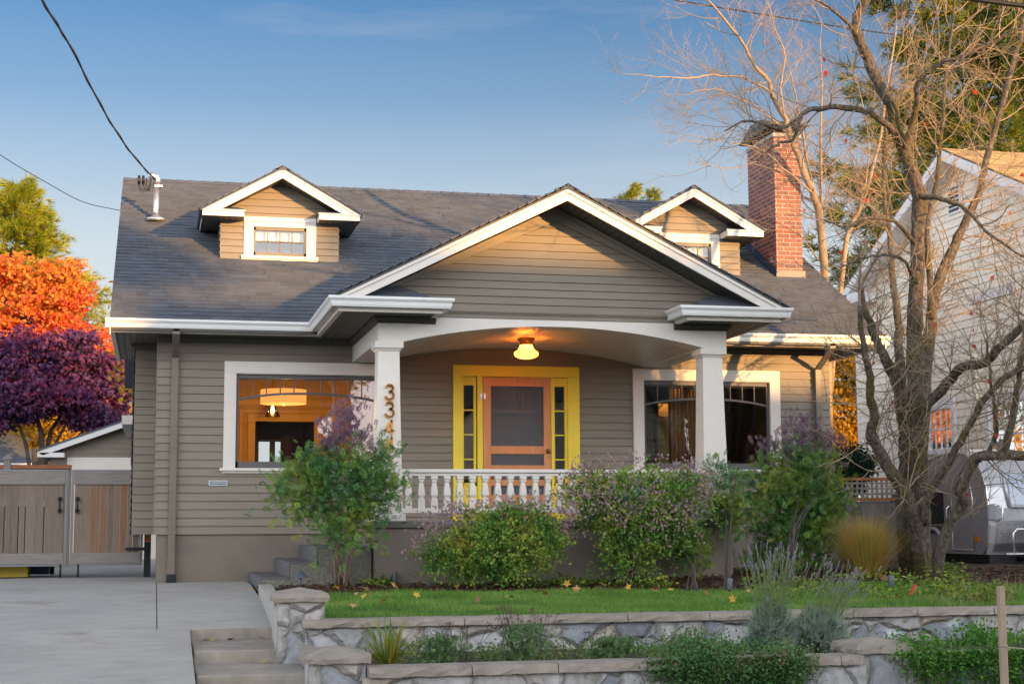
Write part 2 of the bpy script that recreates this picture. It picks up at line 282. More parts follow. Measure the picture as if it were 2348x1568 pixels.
# ------------------------------------------------------------ objects
LOC = {}
class MB:
    def __init__(s): s.v = []; s.f = []; s.m = []; s.sm = []
    def add(s, vs, fs, mi=0, sm=False):
        o = len(s.v); s.v += [tuple(map(float, p)) for p in vs]
        for f in fs: s.f.append(tuple(o+i for i in f)); s.m.append(mi); s.sm.append(sm)
        return s
    def quad(s, a, b, c, d, mi=0): return s.add([a, b, c, d], [(0, 1, 2, 3)], mi)
    def box(s, x0, x1, y0, y1, z0, z1, mi=0):
        v = [(x0, y0, z0), (x1, y0, z0), (x1, y1, z0), (x0, y1, z0), (x0, y0, z1), (x1, y0, z1), (x1, y1, z1), (x0, y1, z1)]
        return s.add(v, [(0, 3, 2, 1), (4, 5, 6, 7), (0, 1, 5, 4), (1, 2, 6, 5), (2, 3, 7, 6), (3, 0, 4, 7)], mi)
    def prism(s, poly, ax, a, b, mi=0):          # polygon in the plane across axis ax, drawn from a to b
        def p(q, t):
            return {'X': (t, q[0], q[1]), 'Y': (q[0], t, q[1]), 'Z': (q[0], q[1], t)}[ax]
        n = len(poly); v = [p(q, a) for q in poly]+[p(q, b) for q in poly]
        return s.add(v, [tuple(range(n)), tuple(range(2*n-1, n-1, -1))]+[(i, i+n, (i+1) % n+n, (i+1) % n) for i in range(n)], mi)
    def tube(s, pts, rad, n=6, mi=0, cap=True, sm=True):
        P = [np.array(p, float) for p in pts]; k = len(P)
        if not hasattr(rad, '__len__'): rad = [rad]*k
        t0 = P[1]-P[0]; up = np.array([0, 0, 1.]) if abs(t0[2]) < .9*np.linalg.norm(t0) else np.array([1., 0, 0])
        a = np.cross(t0, up); a /= np.linalg.norm(a); vs = []
        for i in range(k):
            t = P[min(i+1, k-1)]-P[max(i-1, 0)]; t = t/(np.linalg.norm(t)+1e-9)
            a = a-t*(a@t); a /= np.linalg.norm(a)+1e-9; b = np.cross(t, a)
            for j in range(n):
                th = 2*math.pi*j/n; vs.append(P[i]+rad[i]*(math.cos(th)*a+math.sin(th)*b))
        fs = [(i*n+j, i*n+(j+1) % n, (i+1)*n+(j+1) % n, (i+1)*n+j) for i in range(k-1) for j in range(n)]
        if cap: fs += [tuple(range(n-1, -1, -1)), tuple((k-1)*n+j for j in range(n))]
        return s.add(vs, fs, mi, sm)
    def lathe(s, prof, c, n=24, mi=0, square=False, sm=True):   # prof: (radius, z)
        vs = []; off = math.pi/4 if square else 0
        for r, z in prof:
            rr = r*math.sqrt(2) if square else r
            for j in range(n):
                th = 2*math.pi*j/n+off; vs.append((c[0]+rr*math.cos(th), c[1]+rr*math.sin(th), c[2]+z))
        k = len(prof)
        fs = [(i*n+j, i*n+(j+1) % n, (i+1)*n+(j+1) % n, (i+1)*n+j) for i in range(k-1) for j in range(n)]
        fs += [tuple(range(n-1, -1, -1)), tuple((k-1)*n+j for j in range(n))]
        return s.add(vs, fs, mi, sm and not square)
    def build(s, name, mats, parent=None, bevel=0.):
        if not isinstance(mats, (list, tuple)): mats = [mats]
        me = bpy.data.meshes.new(name); off = LOC.get(parent.name, (0, 0, 0)) if parent else (0, 0, 0)
        me.from_pydata([(x-off[0], y-off[1], z-off[2]) for x, y, z in s.v], [], s.f)
        for m in mats: me.materials.append(m)
        me.polygons.foreach_set('material_index', s.m); me.polygons.foreach_set('use_smooth', s.sm)
        import bmesh
        bm = bmesh.new(); bm.from_mesh(me); bmesh.ops.recalc_face_normals(bm, faces=bm.faces); bm.to_mesh(me); bm.free()
        o = bpy.data.objects.new(name, me); COL.objects.link(o)
        if parent: o.parent = parent; LOC[o.name] = off
        if bevel:
            b = o.modifiers.new('bevel', 'BEVEL'); b.width = bevel; b.segments = 2; b.limit_method = 'ANGLE'; b.angle_limit = R_(50)
        return o
def parts(name, mats, parent, *mbs, **k):
    return [m.build(name, mats, parent, **k) for m in mbs]
def tag(o, label=None, cat=None, group=None, kind=None):
    if label: o['label'] = label
    if cat: o['category'] = cat
    if group: o['group'] = group
    if kind: o['kind'] = kind
    return o
def thing(name, loc, label, cat, group=None):
    o = bpy.data.objects.new(name, None); COL.objects.link(o); o.location = loc; o.empty_display_size = .2; LOC[o.name] = tuple(map(float, loc))
    return tag(o, label, cat, group)
def copy_thing(root, loc, label=None, rz=0., sc=1.):
    r = root.copy(); COL.objects.link(r); r.location = loc; r.rotation_euler = (0, 0, rz); r.scale = (sc, sc, sc)
    if label: r['label'] = label
    for ch in list(root.children):
        c = ch.copy(); COL.objects.link(c); c.parent = r
        for g in list(ch.children):
            d = g.copy(); COL.objects.link(d); d.parent = c
    return r
# clouds of many small faces (leaves, blades, needles): template * rotation * size + place
def rotm(N, up=0., out=None):
    q = rng.normal(size=(N, 4)); q /= np.linalg.norm(q, axis=1)[:, None]
    w, x, y, z = q.T
    return np.stack([np.stack([1-2*(y*y+z*z), 2*(x*y-z*w), 2*(x*z+y*w)], 1), np.stack([2*(x*y+z*w), 1-2*(x*x+z*z), 2*(y*z-x*w)], 1), np.stack([2*(x*z-y*w), 2*(y*z+x*w), 1-2*(x*x+y*y)], 1)], 1)
def rotdir(D, jit=.35):
    """matrices whose local Y points along D (with jitter), roll random"""
    D = D+rng.normal(size=D.shape)*jit; D /= np.linalg.norm(D, axis=1)[:, None]+1e-9
    A = rng.normal(size=D.shape); A -= D*(A*D).sum(1)[:, None]; A /= np.linalg.norm(A, axis=1)[:, None]+1e-9
    B = np.cross(A, D)
    return np.stack([A, D, B], 2)
def rotflat(D, jit=.3, tilt=.4):
    """local Y along D, local Z near up: leaves lying in layers"""
    D = D+rng.normal(size=D.shape)*jit; D /= np.linalg.norm(D, axis=1)[:, None]+1e-9
    U = np.tile([0, 0, 1.], (len(D), 1))+rng.normal(size=D.shape)*tilt
    A = np.cross(D, U); A /= np.linalg.norm(A, axis=1)[:, None]+1e-9
    return np.stack([A, D, np.cross(A, D)], 2)
def cloud(name, tv, tf, P, Rm, S, mat, parent=None):
    tv = np.array(tv, float); N = len(P); k = len(tv)
    S = np.asarray(S); S = S.reshape(-1, 1, 1) if S.ndim == 1 else S.reshape(N, 1, 3)
    off = np.array(LOC.get(parent.name, (0, 0, 0)) if parent else (0, 0, 0))
    V = np.einsum('nij,nkj->nki', Rm, tv[None]*S)+(P-off)[:, None, :]
    fl = np.array([i for f in tf for i in f]); ln = np.array([len(f) for f in tf])
    loops = (fl[None]+k*np.arange(N)[:, None]).ravel(); lens = np.tile(ln, N)
    me = bpy.data.meshes.new(name); me.vertices.add(N*k); me.vertices.foreach_set('co', V.ravel())
    me.loops.add(len(loops)); me.loops.foreach_set('vertex_index', loops)
    me.polygons.add(len(lens)); st = np.concatenate([[0], np.cumsum(lens)[:-1]]); me.polygons.foreach_set('loop_start', st)
    me.polygons.foreach_set('loop_total', lens)
    me.update(calc_edges=True); me.materials.append(mat)
    o = bpy.data.objects.new(name, me); COL.objects.link(o)
    if parent: o.parent = parent; LOC[o.name] = tuple(off)
    return o
LEAF = ([(0, 0, 0), (.32, .42, .07), (0, 1, -.10), (-.32, .42, .07)], [(0, 1, 2), (0, 2, 3)])
NARROW = ([(0, 0, 0), (.13, .4, .03), (0, 1, -.08), (-.13, .4, .03)], [(0, 1, 2), (0, 2, 3)])
STAR = ([(0, 0, 0), (.30, .15, .03), (.62, .42, -.05), (.26, .50, .02), (0, 1, -.12), (-.26, .50, .02), (-.62, .42, -.05), (-.30, .15, .03)], [(0, 1, 2, 3), (0, 3, 4), (0, 4, 5), (0, 5, 6, 7)])
def spray(n=7, L=1., w=.11, fan=.75):            # a pinnate spray of narrow leaflets
    v = []; f = []
    for i in range(n):
        t = (i//2+1)/(n//2+1); sd = 1 if i % 2 else -1
        if i == n-1: sd = 0; t = .75
        b = np.array([0, t*.75*L, 0]); d = np.array([sd*fan, .65, -.10*abs(sd)]); d = d/np.linalg.norm(d)*.42*L; pz = np.array([d[1], -d[0], 0])/np.linalg.norm(d)*w*.5
        o = len(v); v += [b, b+d*.45+pz, b+d, b+d*.45-pz]; f += [(o, o+1, o+2), (o, o+2, o+3)]
    return v, f
def tuft(n=9, L=1., w=.035, spread=.8):          # a tuft of needles
    r = np.random.default_rng(3); v = []; f = []
    for i in range(n):
        d = np.array([r.normal()*spread, 1., r.normal()*spread]); d = d/np.linalg.norm(d)*L*r.uniform(.7, 1.)
        a = np.cross(d, r.normal(size=3)); a = a/np.linalg.norm(a)*w
        b = np.array([0, r.uniform(0, .35), 0]); o = len(v); v += [b-a, b+a, b+d]; f += [(o, o+1, o+2)]
    return v, f
BLADE = ([(-.5, 0, 0), (.5, 0, 0), (.18, .6, .10), (-.18, .6, .10), (0, 1, .32)], [(0, 1, 2, 3), (3, 2, 4)])

# ================================================================ THE HOUSE
XR, XC = 9.322, 4.675            # right end of the front wall, centre line of the porch
MS, EY, EZ = .58, -.62, 2.58     # main roof: pitch, eave line, eave height
def roof_z(y): return EZ+MS*(y-EY)
house = thing('bungalow_house', (4.66, 0, -.7), 'taupe lap-sided bungalow with white trim, two dormers and an arched front porch', 'house')

def lap(mb, x0, x1, z0, z1, y, ex, holes=(), lean=.019, mi=0, side=None):
    """clapboard courses facing -Y (or along side='L' facing -X at x=y); holes = (xa, xb, za, zb)"""
    def put(a, b, za, zb, zt, zbm):
        f = lambda z: y-lean*(zt-z)/ex-.004
        if side:
            g = lambda q, z: (f(z), q, z)
            mb.quad(g(b, za), g(a, za), g(a, zb), g(b, zb), mi)
            if abs(za-zbm) < 1e-6: mb.quad((y, b, za), (y, a, za), g(a, za), g(b, za), mi)
        else:
            mb.quad((a, f(za), za), (b, f(za), za), (b, f(zb), zb), (a, f(zb), zb), mi)
            if abs(za-zbm) < 1e-6: mb.quad((a, y, za), (b, y, za), (b, f(za), za), (a, f(za), za), mi)
    n = int(math.ceil((z1-z0)/ex-1e-6))
    for i in range(n):
        za = z0+i*ex; zt = za+ex; zb = min(zt, z1)
        cuts = sorted({za, zb}|{h for H in holes for h in H[2:4] if za < h < zb})
        jx = [x0+(x1-x0)*random.random() for _ in range(0)]
        for p, q in zip(cuts[:-1], cuts[1:]):
            mid = (p+q)/2; xs = [(x0, x1)]
            for H in holes:
                if H[2] < mid < H[3]:
                    nx = []
                    for a, b in xs:
                        if H[1] <= a or H[0] >= b: nx.append((a, b)); continue
                        if H[0] > a: nx.append((a, H[0]))
                        if H[1] < b: nx.append((H[1], b))
                    xs = nx
            for j in jx:
                xs = [w for a, b in xs for w in (((a, j-.002), (j+.002, b)) if a+.1 < j < b-.1 else ((a, b),))]
            for a, b in xs: put(a, b, p, q, zt, za)
def lap_gable(mb, xc, zb, zap, slope, y, ex, lean=.018, mi=0, z0=None):
    """triangular clapboard gable with apex (xc, zap)"""
    z = zb; f = lambda zz, zt: y-lean*(zt-zz)/ex-.004
    while z < zap-.01:
        zt = z+ex; zz = min(zt, zap); a = (zap-z)/slope; b = (zap-zz)/slope
        mb.add([(xc-a, f(z, zt), z), (xc+a, f(z, zt), z), (xc+b, f(zz, zt), zz), (xc-b, f(zz, zt), zz)], [(0, 1, 2, 3)], mi)
        mb.quad((xc-a, y, z), (xc+a, y, z), (xc+a, f(z, zt), z), (xc-a, f(z, zt), z), mi); z = zt
def shingles(mb, o, u, v, n, lu, lv, ex=.128, tab=.21, clip=None):
    """courses of slightly uneven tabs on the plane o + a*u + b*v"""
    o, u, v, n = (np.array(q, float) for q in (o, u, v, n)); b = 0.; k = 0
    while b < lv-.01:
        a = -tab*((k*.37+random.random()*.3) % 1); b1 = min(b+ex+.012, lv)
        while a < lu:
            w = tab*random.uniform(.55, 1.35); a0, a1 = max(a, 0), min(a+w, lu); a += w
            if a1-a0 < .01: continue
            if clip and not clip(o+(a0+a1)/2*u+b*v): continue
            t = random.choice((.014, .016, .021, .024)); db = random.uniform(-.004, .004) if b > 0 else 0
            P = lambda aa, bb, tt: o+aa*u+bb*v+tt*n
            mb.add([P(a0, b+db, t), P(a1, b+db, t), P(a1, b1, .003), P(a0, b1, .003), P(a0, b+db, -.01), P(a1, b+db, -.01)], [(0, 1, 2, 3), (4, 5, 1, 0), (4, 0, 3), (5, 2, 1)])
        b += ex; k += 1
def sweep(mb, path, prof, mi=0):
    """profile (outward offset, z) run along a level path with mitred corners; outward = right of travel"""
    k = len(path); N = []
    for i in range(k-1):
        d = np.array(path[i+1])-np.array(path[i]); d = d/np.linalg.norm(d); N.append(np.array([d[1], -d[0]]))
    rows = []
    for i in range(k):
        if i == 0: m = N[0]
        elif i == k-1: m = N[-1]
        else:
            m = N[i-1]+N[i]; m = m/(m@N[i])
        rows.append([(path[i][0]+m[0]*o, path[i][1]+m[1]*o, z) for o, z in prof])
    p = len(prof); vs = [q for r in rows for q in r]
    fs = [(i*p+j, i*p+(j+1) % p, (i+1)*p+(j+1) % p, (i+1)*p+j) for i in range(k-1) for j in range(p)]
    fs += [tuple(range(p)), tuple((k-1)*p+j for j in range(p-1, -1, -1))]
    mb.add(vs, fs, mi)

# ---- openings of the front wall
WL = (.842, 3.009, .72, 2.132); WR = (6.389, 8.556, .72, 2.132); DR = (3.864, 5.619, .05, 2.137)
EXP = .1062
holes = [(w[0]+.06, w[1]-.06, w[2]+.02, w[3]-.05) for w in (WL, WR)]+[(DR[0]+.05, DR[1]-.05, DR[2]-.2, DR[3]-.05)]
b = MB(); lap(b, 0, XR, -.10, 2.47, 0, EXP, holes)
lap(b, 0, 9.0, -.10, 2.47, 0, EXP, side='L'); b.quad((XR, 9, -.1), (XR, 0, -.1), (XR, 0, 2.47), (XR, 9, 2.47))
for xx in (0., XR):              # gable triangles of the end walls
    b.add([(xx, 0, 2.47), (xx, 9.0, 2.47), (xx, 4.36, 5.3)], [(0, 1, 2)])
b.box(-.018, .0, -.018, -.001, -.10, 2.45)
b.build('wall', T['siding'], house)
b = MB(); b.box(.03, XR-.03, .012, .3, -.9, -.10); b.box(.03, .3, .3, 8.97, -.9, -.1); b.box(XR-.3, XR-.03, .3, 8.97, -.9, -.1)
b.build('foundation', T['stucco'], house)
# small bay on the left side
bay = MB(); lap(bay, -.30, 0., -.10, 2.45, .95, EXP); lap(bay, .95, 3.0, -.10, 2.45, -.30, EXP, side='L')
bay.quad((-.3, .95, -.1), (0, .95, -.1), (0, 3, -.1), (-.3, 3, -.1)); bay.build('side_bay', T['siding'], house)
b = MB(); b.box(-.36, 0, 2.95, 6.2, .9, 2.3); w = b.build('rear_bay', T['dark'], house)
b = MB(); b.box(-.50, 0, 2.9, 6.25, 1.49, 1.62); b.build('rear_bay_cornice', T['trim'], w)

# ---- main roof
b = MB(); LV = math.hypot(4.98, 4.98*MS); c_, s_ = 4.98/LV, 4.98*MS/LV
shingles(b, (-.60, EY, EZ), (1, 0, 0), (0, c_, s_), (0, -s_, c_), 10.52, LV)
zr = roof_z(4.36)
b.add([(-.6, 4.36, zr), (9.92, 4.36, zr), (9.92, 9.4, EZ), (-.6, 9.4, EZ)], [(0, 1, 2, 3)])
for i in range(52):              # ridge caps
    x = -.6+i*.2035; b.add([(x, 4.24, zr-.055), (x+.24, 4.24, zr-.062), (x+.24, 4.36, zr+.012), (x, 4.36, zr+.024), (x+.24, 4.48, zr-.062), (x, 4.48, zr-.055)], [(0, 1, 2, 3), (3, 2, 4, 5), (0, 3, 5)])
roof = b.build('roof', T['shingle'], house)
b = MB()                          # deck below the shingles, rake edges
for xa, xb in ((-.585, 9.905),):
    b.add([(xa, EY+.02, EZ-.03), (xb, EY+.02, EZ-.03), (xb, 4.36, zr-.03), (xa, 4.36, zr-.03), (xa, EY+.02, EZ-.14), (xb, EY+.02, EZ-.14), (xb, 4.36, zr-.14), (xa, 4.36, zr-.14)], [(4, 5, 6, 7), (0, 4, 7, 3), (1, 2, 6, 5), (0, 1, 5, 4)])
b.build('roof_deck', T['dark'], house)
b = MB()                          # white rake boards at both ends
for xa, xb in ((-.598, -.586), (9.906, 9.918)):
    b = MB(); b.add([(xa, EY, EZ-.03), (xb, EY, EZ-.03), (xb, 4.36, zr-.03), (xa, 4.36, zr-.03), (xa, EY, EZ-.20), (xb, EY, EZ-.20), (xb, 4.36, zr-.20), (xa, 4.36, zr-.20)], [(0, 1, 2, 3), (4, 7, 6, 5), (0, 3, 7, 4), (1, 5, 6, 2), (0, 4, 5, 1)]); b.build('rake_board', T['trim'], house)
# gutters with their fascia, soffits
GP = [(0, 2.47), (.078, 2.47), (.088, 2.495), (.093, 2.53), (.118, 2.56), (.118, 2.588), (.106, 2.588), (.10, 2.57), (.01, 2.56), (0, 2.58)]
FP = [(-.03, 2.42), (-.012, 2.42), (-.012, 2.57), (-.03, 2.57)]
FY, FX, FFY, IN = -.52, 1.98, -2.93, 3.19
GL = [(-.655, FY), (FX, FY), (FX, FFY), (IN, FFY), (IN, -2.46)]
GR = [(2*XC-IN, -2.46), (2*XC-IN, FFY), (2*XC-FX, FFY), (2*XC-FX, FY), (9.98, FY)]
for g_ in (GL, GR):
    b = MB(); sweep(b, g_, GP); b.build('gutter', T['gutter'], house)
b = MB(); b2 = MB(); sweep(b, [(-.60, 3.0)]+[(-.60, FY)]+GL[1:], [(-.06, 2.425), (-.004, 2.425), (-.004, 2.575), (-.06, 2.575)]); sweep(b2, GR[:-1]+[(9.93, FY), (9.93, 2.0)], [(-.06, 2.425), (-.004, 2.425), (-.004, 2.575), (-.06, 2.575)]); parts('fascia', T['trim'], house, b, b2)
b = MB()
for (x0, x1, y0, y1) in ((-.59, 2.53, FY, .0), (6.82, 9.92, FY, .0), (1.99, 2.53, FFY, FY), (6.82, 7.36, FFY, FY), (2.53, IN, FFY, -2.44), (2*XC-IN, 6.82, FFY, -2.44), (-.59, 0, 0, 2.9), (XR, 9.92, 0, 2.0)):
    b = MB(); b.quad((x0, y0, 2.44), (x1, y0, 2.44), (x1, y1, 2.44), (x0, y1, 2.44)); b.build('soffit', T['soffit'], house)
cp = [(0, 2.36), (.012, 2.36), (.03, 2.39), (.055, 2.415), (.06, 2.438), (0, 2.438)]
for pth in ([(0, -.02), (2.51, -.02)], [(2.51, -.03), (2.51, -2.45), (IN, -2.45)], [(2*XC-IN, -2.45), (6.84, -2.45), (6.84, -.03)], [(6.84, -.02), (XR, -.02)], [(-.3, 3), (-.3, .93), (0, .93)]):
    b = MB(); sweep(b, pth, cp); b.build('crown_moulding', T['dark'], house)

# ---- porch
FYP, BX0, BX1 = -2.45, 2.51, 6.84
b = MB(); b.prism([(2.48, FYP), (6.86, FYP), (6.86, 0), (6.6, 0), (6.6, -2.2), (2.75, -2.2), (2.75, 0), (2.48, 0)], 'Z', -.95, -.03); b.build('porch_base', T['stucco'], house)
b = MB(); b.box(2.46, 6.885, FYP-.035, -.002, -.03, .05); b.build('porch_floor', T['slab'], house, bevel=.008)
AX0, AX1, AZ0, AZ1 = 2.80, 6.55, 2.145, 2.365
half = (AX1-AX0)/2; rise = AZ1-AZ0; RR = (half*half+rise*rise)/(2*rise)
def arch_z(x): return AZ1-RR+math.sqrt(RR*RR-(x-XC)**2)
xs = [AX0+(AX1-AX0)*i/28 for i in range(29)]
b = MB()
for i in range(28):
    xa, xb = xs[i], xs[i+1]; za, zb = arch_z(xa), arch_z(xb)
    b.quad((xa, FYP, za), (xb, FYP, zb), (xb, FYP, 2.445), (xa, FYP, 2.445)); b.quad((xa, FYP, za), (xb, FYP, zb), (xb, -2.12, zb), (xa, -2.12, za)); b.quad((xa, -2.12, za), (xb, -2.12, zb), (xb, -2.12, 2.44), (xa, -2.12, 2.44))
b.box(BX0, AX0, FYP, -.005, 2.145, 2.445); b.box(AX1, BX1, FYP, -.005, 2.145, 2.445)
b.build('porch_beam', T['trim'], house)
b = MB()
for i in range(28):
    xa, xb = xs[i], xs[i+1]; za, zb = arch_z(xa)+.012, arch_z(xb)+.012
    b.quad((xa, -2.12, za), (xb, -2.12, zb), (xb, -.002, zb), (xa, -.002, za))
b.build('porch_ceiling', T['beadceil'], house)
def column(x0, x1):
    xm = (x0+x1)/2; ym = FYP+.165; b = MB()
    b.lathe([(.168, .13), (.152, .75), (.137, 1.4), (.127, 2.05), (.127, 2.06)], (xm, ym, 0), 4, square=True)
    b.lathe([(.135, 2.035), (.150, 2.06), (.170, 2.072), (.170, 2.145)], (xm, ym, 0), 4, square=True)
    b.lathe([(.195, .05), (.195, .125), (.186, .132)], (xm, ym, 0), 4, square=True)
    return b.build('porch_column', T['trim'], house, bevel=.004)
colL = column(2.47, 2.81); colR = column(6.50, 6.84)
# house number 3344 set down the left column (real strokes, cut from sheet copper)
def stroke(mb, pts, w, y0, y1):
    for i in range(len(pts)-1):
        (ax, az), (bx, bz) = pts[i], pts[i+1]; d = np.array([bx-ax, bz-az]); L = np.linalg.norm(d); d /= L; nn = np.array([-d[1], d[0]])*w/2; e = d*w*.18
        q = [np.array([ax, az])-e+nn, np.array([bx, bz])+e+nn, np.array([bx, bz])+e-nn, np.array([ax, az])-e-nn]
        mb.prism([tuple(p) for p in q], 'Y', y0, y1)
def three(cx, cz, h):
    r1, r2 = h*.235, h*.275; p = []
    for i in range(13):
        a = R_(165-i*255/12); p.append((cx+r1*math.cos(a), cz+h*.5-r1+r1*math.sin(a)))
    q = []
    for i in range(15):
        a = R_(95-i*265/14); q.append((cx+r2*math.cos(a), cz-h*.5+r2+r2*math.sin(a)))
    return [p, q]
def four(cx, cz, h):
    return [[(cx+h*.14, cz-h*.5), (cx+h*.14, cz+h*.48), (cx-h*.30, cz-h*.20), (cx+h*.32, cz-h*.20)]]
for ch, py in ((three, 899), (three, 939), (four, 980), (four, 1019)):
    p = atp(893, py, 'Y', FYP+.02); b = MB()
    for st in ch(p[0], p[2], .175): stroke(b, st, .026, FYP-.005, FYP+.045)
    b.build('house_number', T['numbers'], colL)
# gable end
PS = .5; PZ = 3.98; PY = -3.0; PHW = 2.735
b = MB(); lap_gable(b, XC, 2.53, 3.80, PS, FYP+.02, .0945); b.build('porch_gable', T['siding'], house)
b = MB()                         # rake frieze and the moulded band at its foot
for sg in (-1, 1):
    P = lambda t, dz: (XC+sg*t, 3.80-PS*t+dz)
    b.prism([P(0, 0), P(2.54, 0), P(2.54-.28, 0-.0), P(0, -.14)] if False else [P(0, .02), P(2.58, .02), P(2.30, 0), P(0.0, -.145)], 'Y', FYP-.022, FYP+.02)
    b.prism([P(0, .02), P(2.5, .02), P(2.5, -.028), P(0, -.028)], 'Y', FYP-.045, FYP-.022)
for z0, z1, d in ((2.447, 2.492, .012), (2.492, 2.504, .024), (2.504, 2.516, .034), (2.516, 2.532, .046)):
    b.box(BX0+.55, BX1-.55, FYP-d, FYP+.02, z0, z1)
b.build('gable_frieze', T['siding'], house)
b = MB()                         # sloping soffit behind the bargeboard
for sg in (-1, 1):
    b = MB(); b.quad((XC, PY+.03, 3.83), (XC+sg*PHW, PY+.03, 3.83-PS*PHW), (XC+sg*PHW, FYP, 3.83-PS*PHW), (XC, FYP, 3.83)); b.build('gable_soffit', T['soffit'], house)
b = MB()
for sg in (-1, 1):
    P = lambda t, z: (XC+sg*t, z-PS*t)
    b = MB(); b.prism([P(0, 3.945), P(PHW, 3.945), P(PHW-.10, 3.895), P(0, 3.895)], 'Y', PY-.018, PY+.03)
    b.prism([P(0, 3.893), P(PHW-.11, 3.893), P(PHW-.33, 3.80), P(0, 3.80)], 'Y', PY, PY+.035); b.build('bargeboard', T['trim'], house)
b = MB(); LP = math.hypot(PHW+.04, PS*(PHW+.04)); cu = math.cos(math.atan(PS)); su = math.sin(math.atan(PS))
ze = PZ-PS*(PHW+.04)
shingles(b, (XC-PHW-.04, 2.0, ze), (0, -1, 0), (cu, 0, su), (-su, 0, cu), 2.0-PY+.03, LP, clip=lambda p: p[2] > roof_z(p[1])-.12)
shingles(b, (XC+PHW+.04, PY-.03, ze), (0, 1, 0), (-cu, 0, su), (su, 0, cu), 2.0-PY+.03, LP, clip=lambda p: p[2] > roof_z(p[1])-.12)
for i in range(22):
    y = PY-.03+i*.2; b.add([(XC-.13, y, PZ-.05), (XC, y, PZ+.028), (XC+.13, y, PZ-.05), (XC-.13, y+.24, PZ-.06), (XC, y+.24, PZ+.012), (XC+.13, y+.24, PZ-.06)], [(0, 1, 4, 3), (1, 2, 5, 4), (0, 2, 1)])
b.build('porch_roof', T['shingle'], house)
b = MB()                         # deck under it, dark edge
for sg in (-1, 1):
    b.prism([(XC, 3.962), (XC+sg*(PHW+.03), 3.962-PS*(PHW+.03)), (XC+sg*(PHW+.03), 3.935-PS*(PHW+.03)), (XC, 3.935)], 'Y', PY-.022, 1.6)
b.build('porch_roof_deck', T['dark'], house)
b = MB()                         # little hipped roofs over the eave returns
for sg in (-1, 1):
    X = lambda t: XC+sg*t
    xo, xi = 2.70, 1.53; b = MB()
    b.add([(X(xo), FFY-.03, 2.575), (X(xi), FFY-.03, 2.575), (X(xi+.42), FYP-.01, 2.80), (X(xo-.1), FYP-.01, 2.80), (X(xi), FYP-.01, 2.575)], [(0, 1, 2, 3), (1, 4, 2)])
    for k in range(1, 4):
        t = k/4.; b.add([(X(xo), FFY-.03+.45*t-.004, 2.585+.222*t), (X(xi+.42*t), FFY-.03+.45*t-.004, 2.585+.222*t), (X(xi+.42*(t+.2)), FFY-.03+.45*(t+.2), 2.58+.222*(t+.2)), (X(xo), FFY-.03+.45*(t+.2), 2.58+.222*(t+.2)), (X(xo), FFY-.03+.45*t, 2.57+.222*t), (X(xi+.42*t), FFY-.03+.45*t, 2.57+.222*t)], [(0, 1, 2, 3), (4, 5, 1, 0)])
    b.build('eave_return_roof', T['shingle'], house)

# ---- railing
b = MB(); b.box(2.80, 6.53, -2.36, -2.23, .615, .657); b.box(2.80, 6.53, -2.335, -2.255, .575, .615); top = b.build('porch_railing', T['trim'], house, bevel=.006)
b = MB(); b.box(2.80, 6.53, -2.34, -2.25, .142, .198); b.build('bottom_rail', T['trim'], top, bevel=.005)
bp = MB(); bp.lathe([(.040, .198), (.040, .300), (.027, .312), (.030, .330), (.041, .352), (.036, .42), (.024, .49), (.022, .505), (.034, .512), (.034, .522), (.027, .528), (.040, .542), (.040, .576)], (0, 0, 0), 4, square=True)
bal = None
for i in range(24):
    x = 2.892+i*.1538
    if bal is None:
        bal = bp.build('baluster', T['trim'], top); me = bal.data
        off = LOC['bungalow_house']; bal.data.transform(Matrix.Translation(off)); o = bal
    else:
        o = bal.copy(); COL.objects.link(o); o.parent = top
    o.location = (x-off[0], -2.295-off[1], -off[2])

# ---- windows
def big_window(w, name, label, npan=10):
    x0, x1, z0, z1 = w; b = MB(); y0, y1 = -.045, .03
    b.box(x0, x1, y0, y1, z1-.155, z1); b.box(x0, x0+.155, y0, y1, z0, z1-.155); b.box(x1-.155, x1, y0, y1, z0, z1-.155)
    b.box(x0+.147, x1-.147, y0+.008, y1, z1-.163, z1-.155)
    win = b.build(name, T['trim'], house, bevel=.004); win['label'] = label
    b = MB(); b.box(x0-.045, x1+.045, -.085, .03, z0-.012, z0+.027); b.box(x0-.02, x1+.02, -.05, .02, z0-.04, z0-.012); b.build('sill', T['trim'], win, bevel=.006)
    a, c, lo, hi = x0+.155, x1-.155, z0+.027, z1-.165; b = MB(); ya, yb = .0, .045
    b.box(a, c, ya, yb, hi-.052, hi); b.box(a, a+.035, ya, yb, lo, hi-.052); b.box(c-.035, c, ya, yb, lo, hi-.052); b.box(a, c, ya, yb, lo, lo+.085)
    g0, g1, xm = a+.035, c-.035, (a+c)/2; zt = hi-.052
    arc = lambda x: zt-.275+.085*(1-abs((x-xm)/(g1-xm))**2.4)
    n = 24
    for i in range(n):
        p, q = g0+(g1-g0)*i/n, g0+(g1-g0)*(i+1)/n
        b.prism([(p, arc(p)-.014), (q, arc(q)-.014), (q, arc(q)+.014), (p, arc(p)+.014)], 'Y', ya+.004, yb)
    for i in range(1, npan):
        x = g0+(g1-g0)*i/npan; b.box(x-.0065, x+.0065, ya+.008, yb-.005, arc(x)+.01, zt)
    b.build('sash', T['sash'], win)
    b = MB(); b.quad((g0-.01, .03, lo+.07), (g1+.01, .03, lo+.07), (g1+.01, .03, zt+.01), (g0-.01, .03, zt+.01)); b.build('pane', T['glass'], win)
    return win
big_window(WL, 'window', 'window of the lamplit dining room with arched transom')
big_window(WR, 'window', 'darker window right of the porch with arched transom')

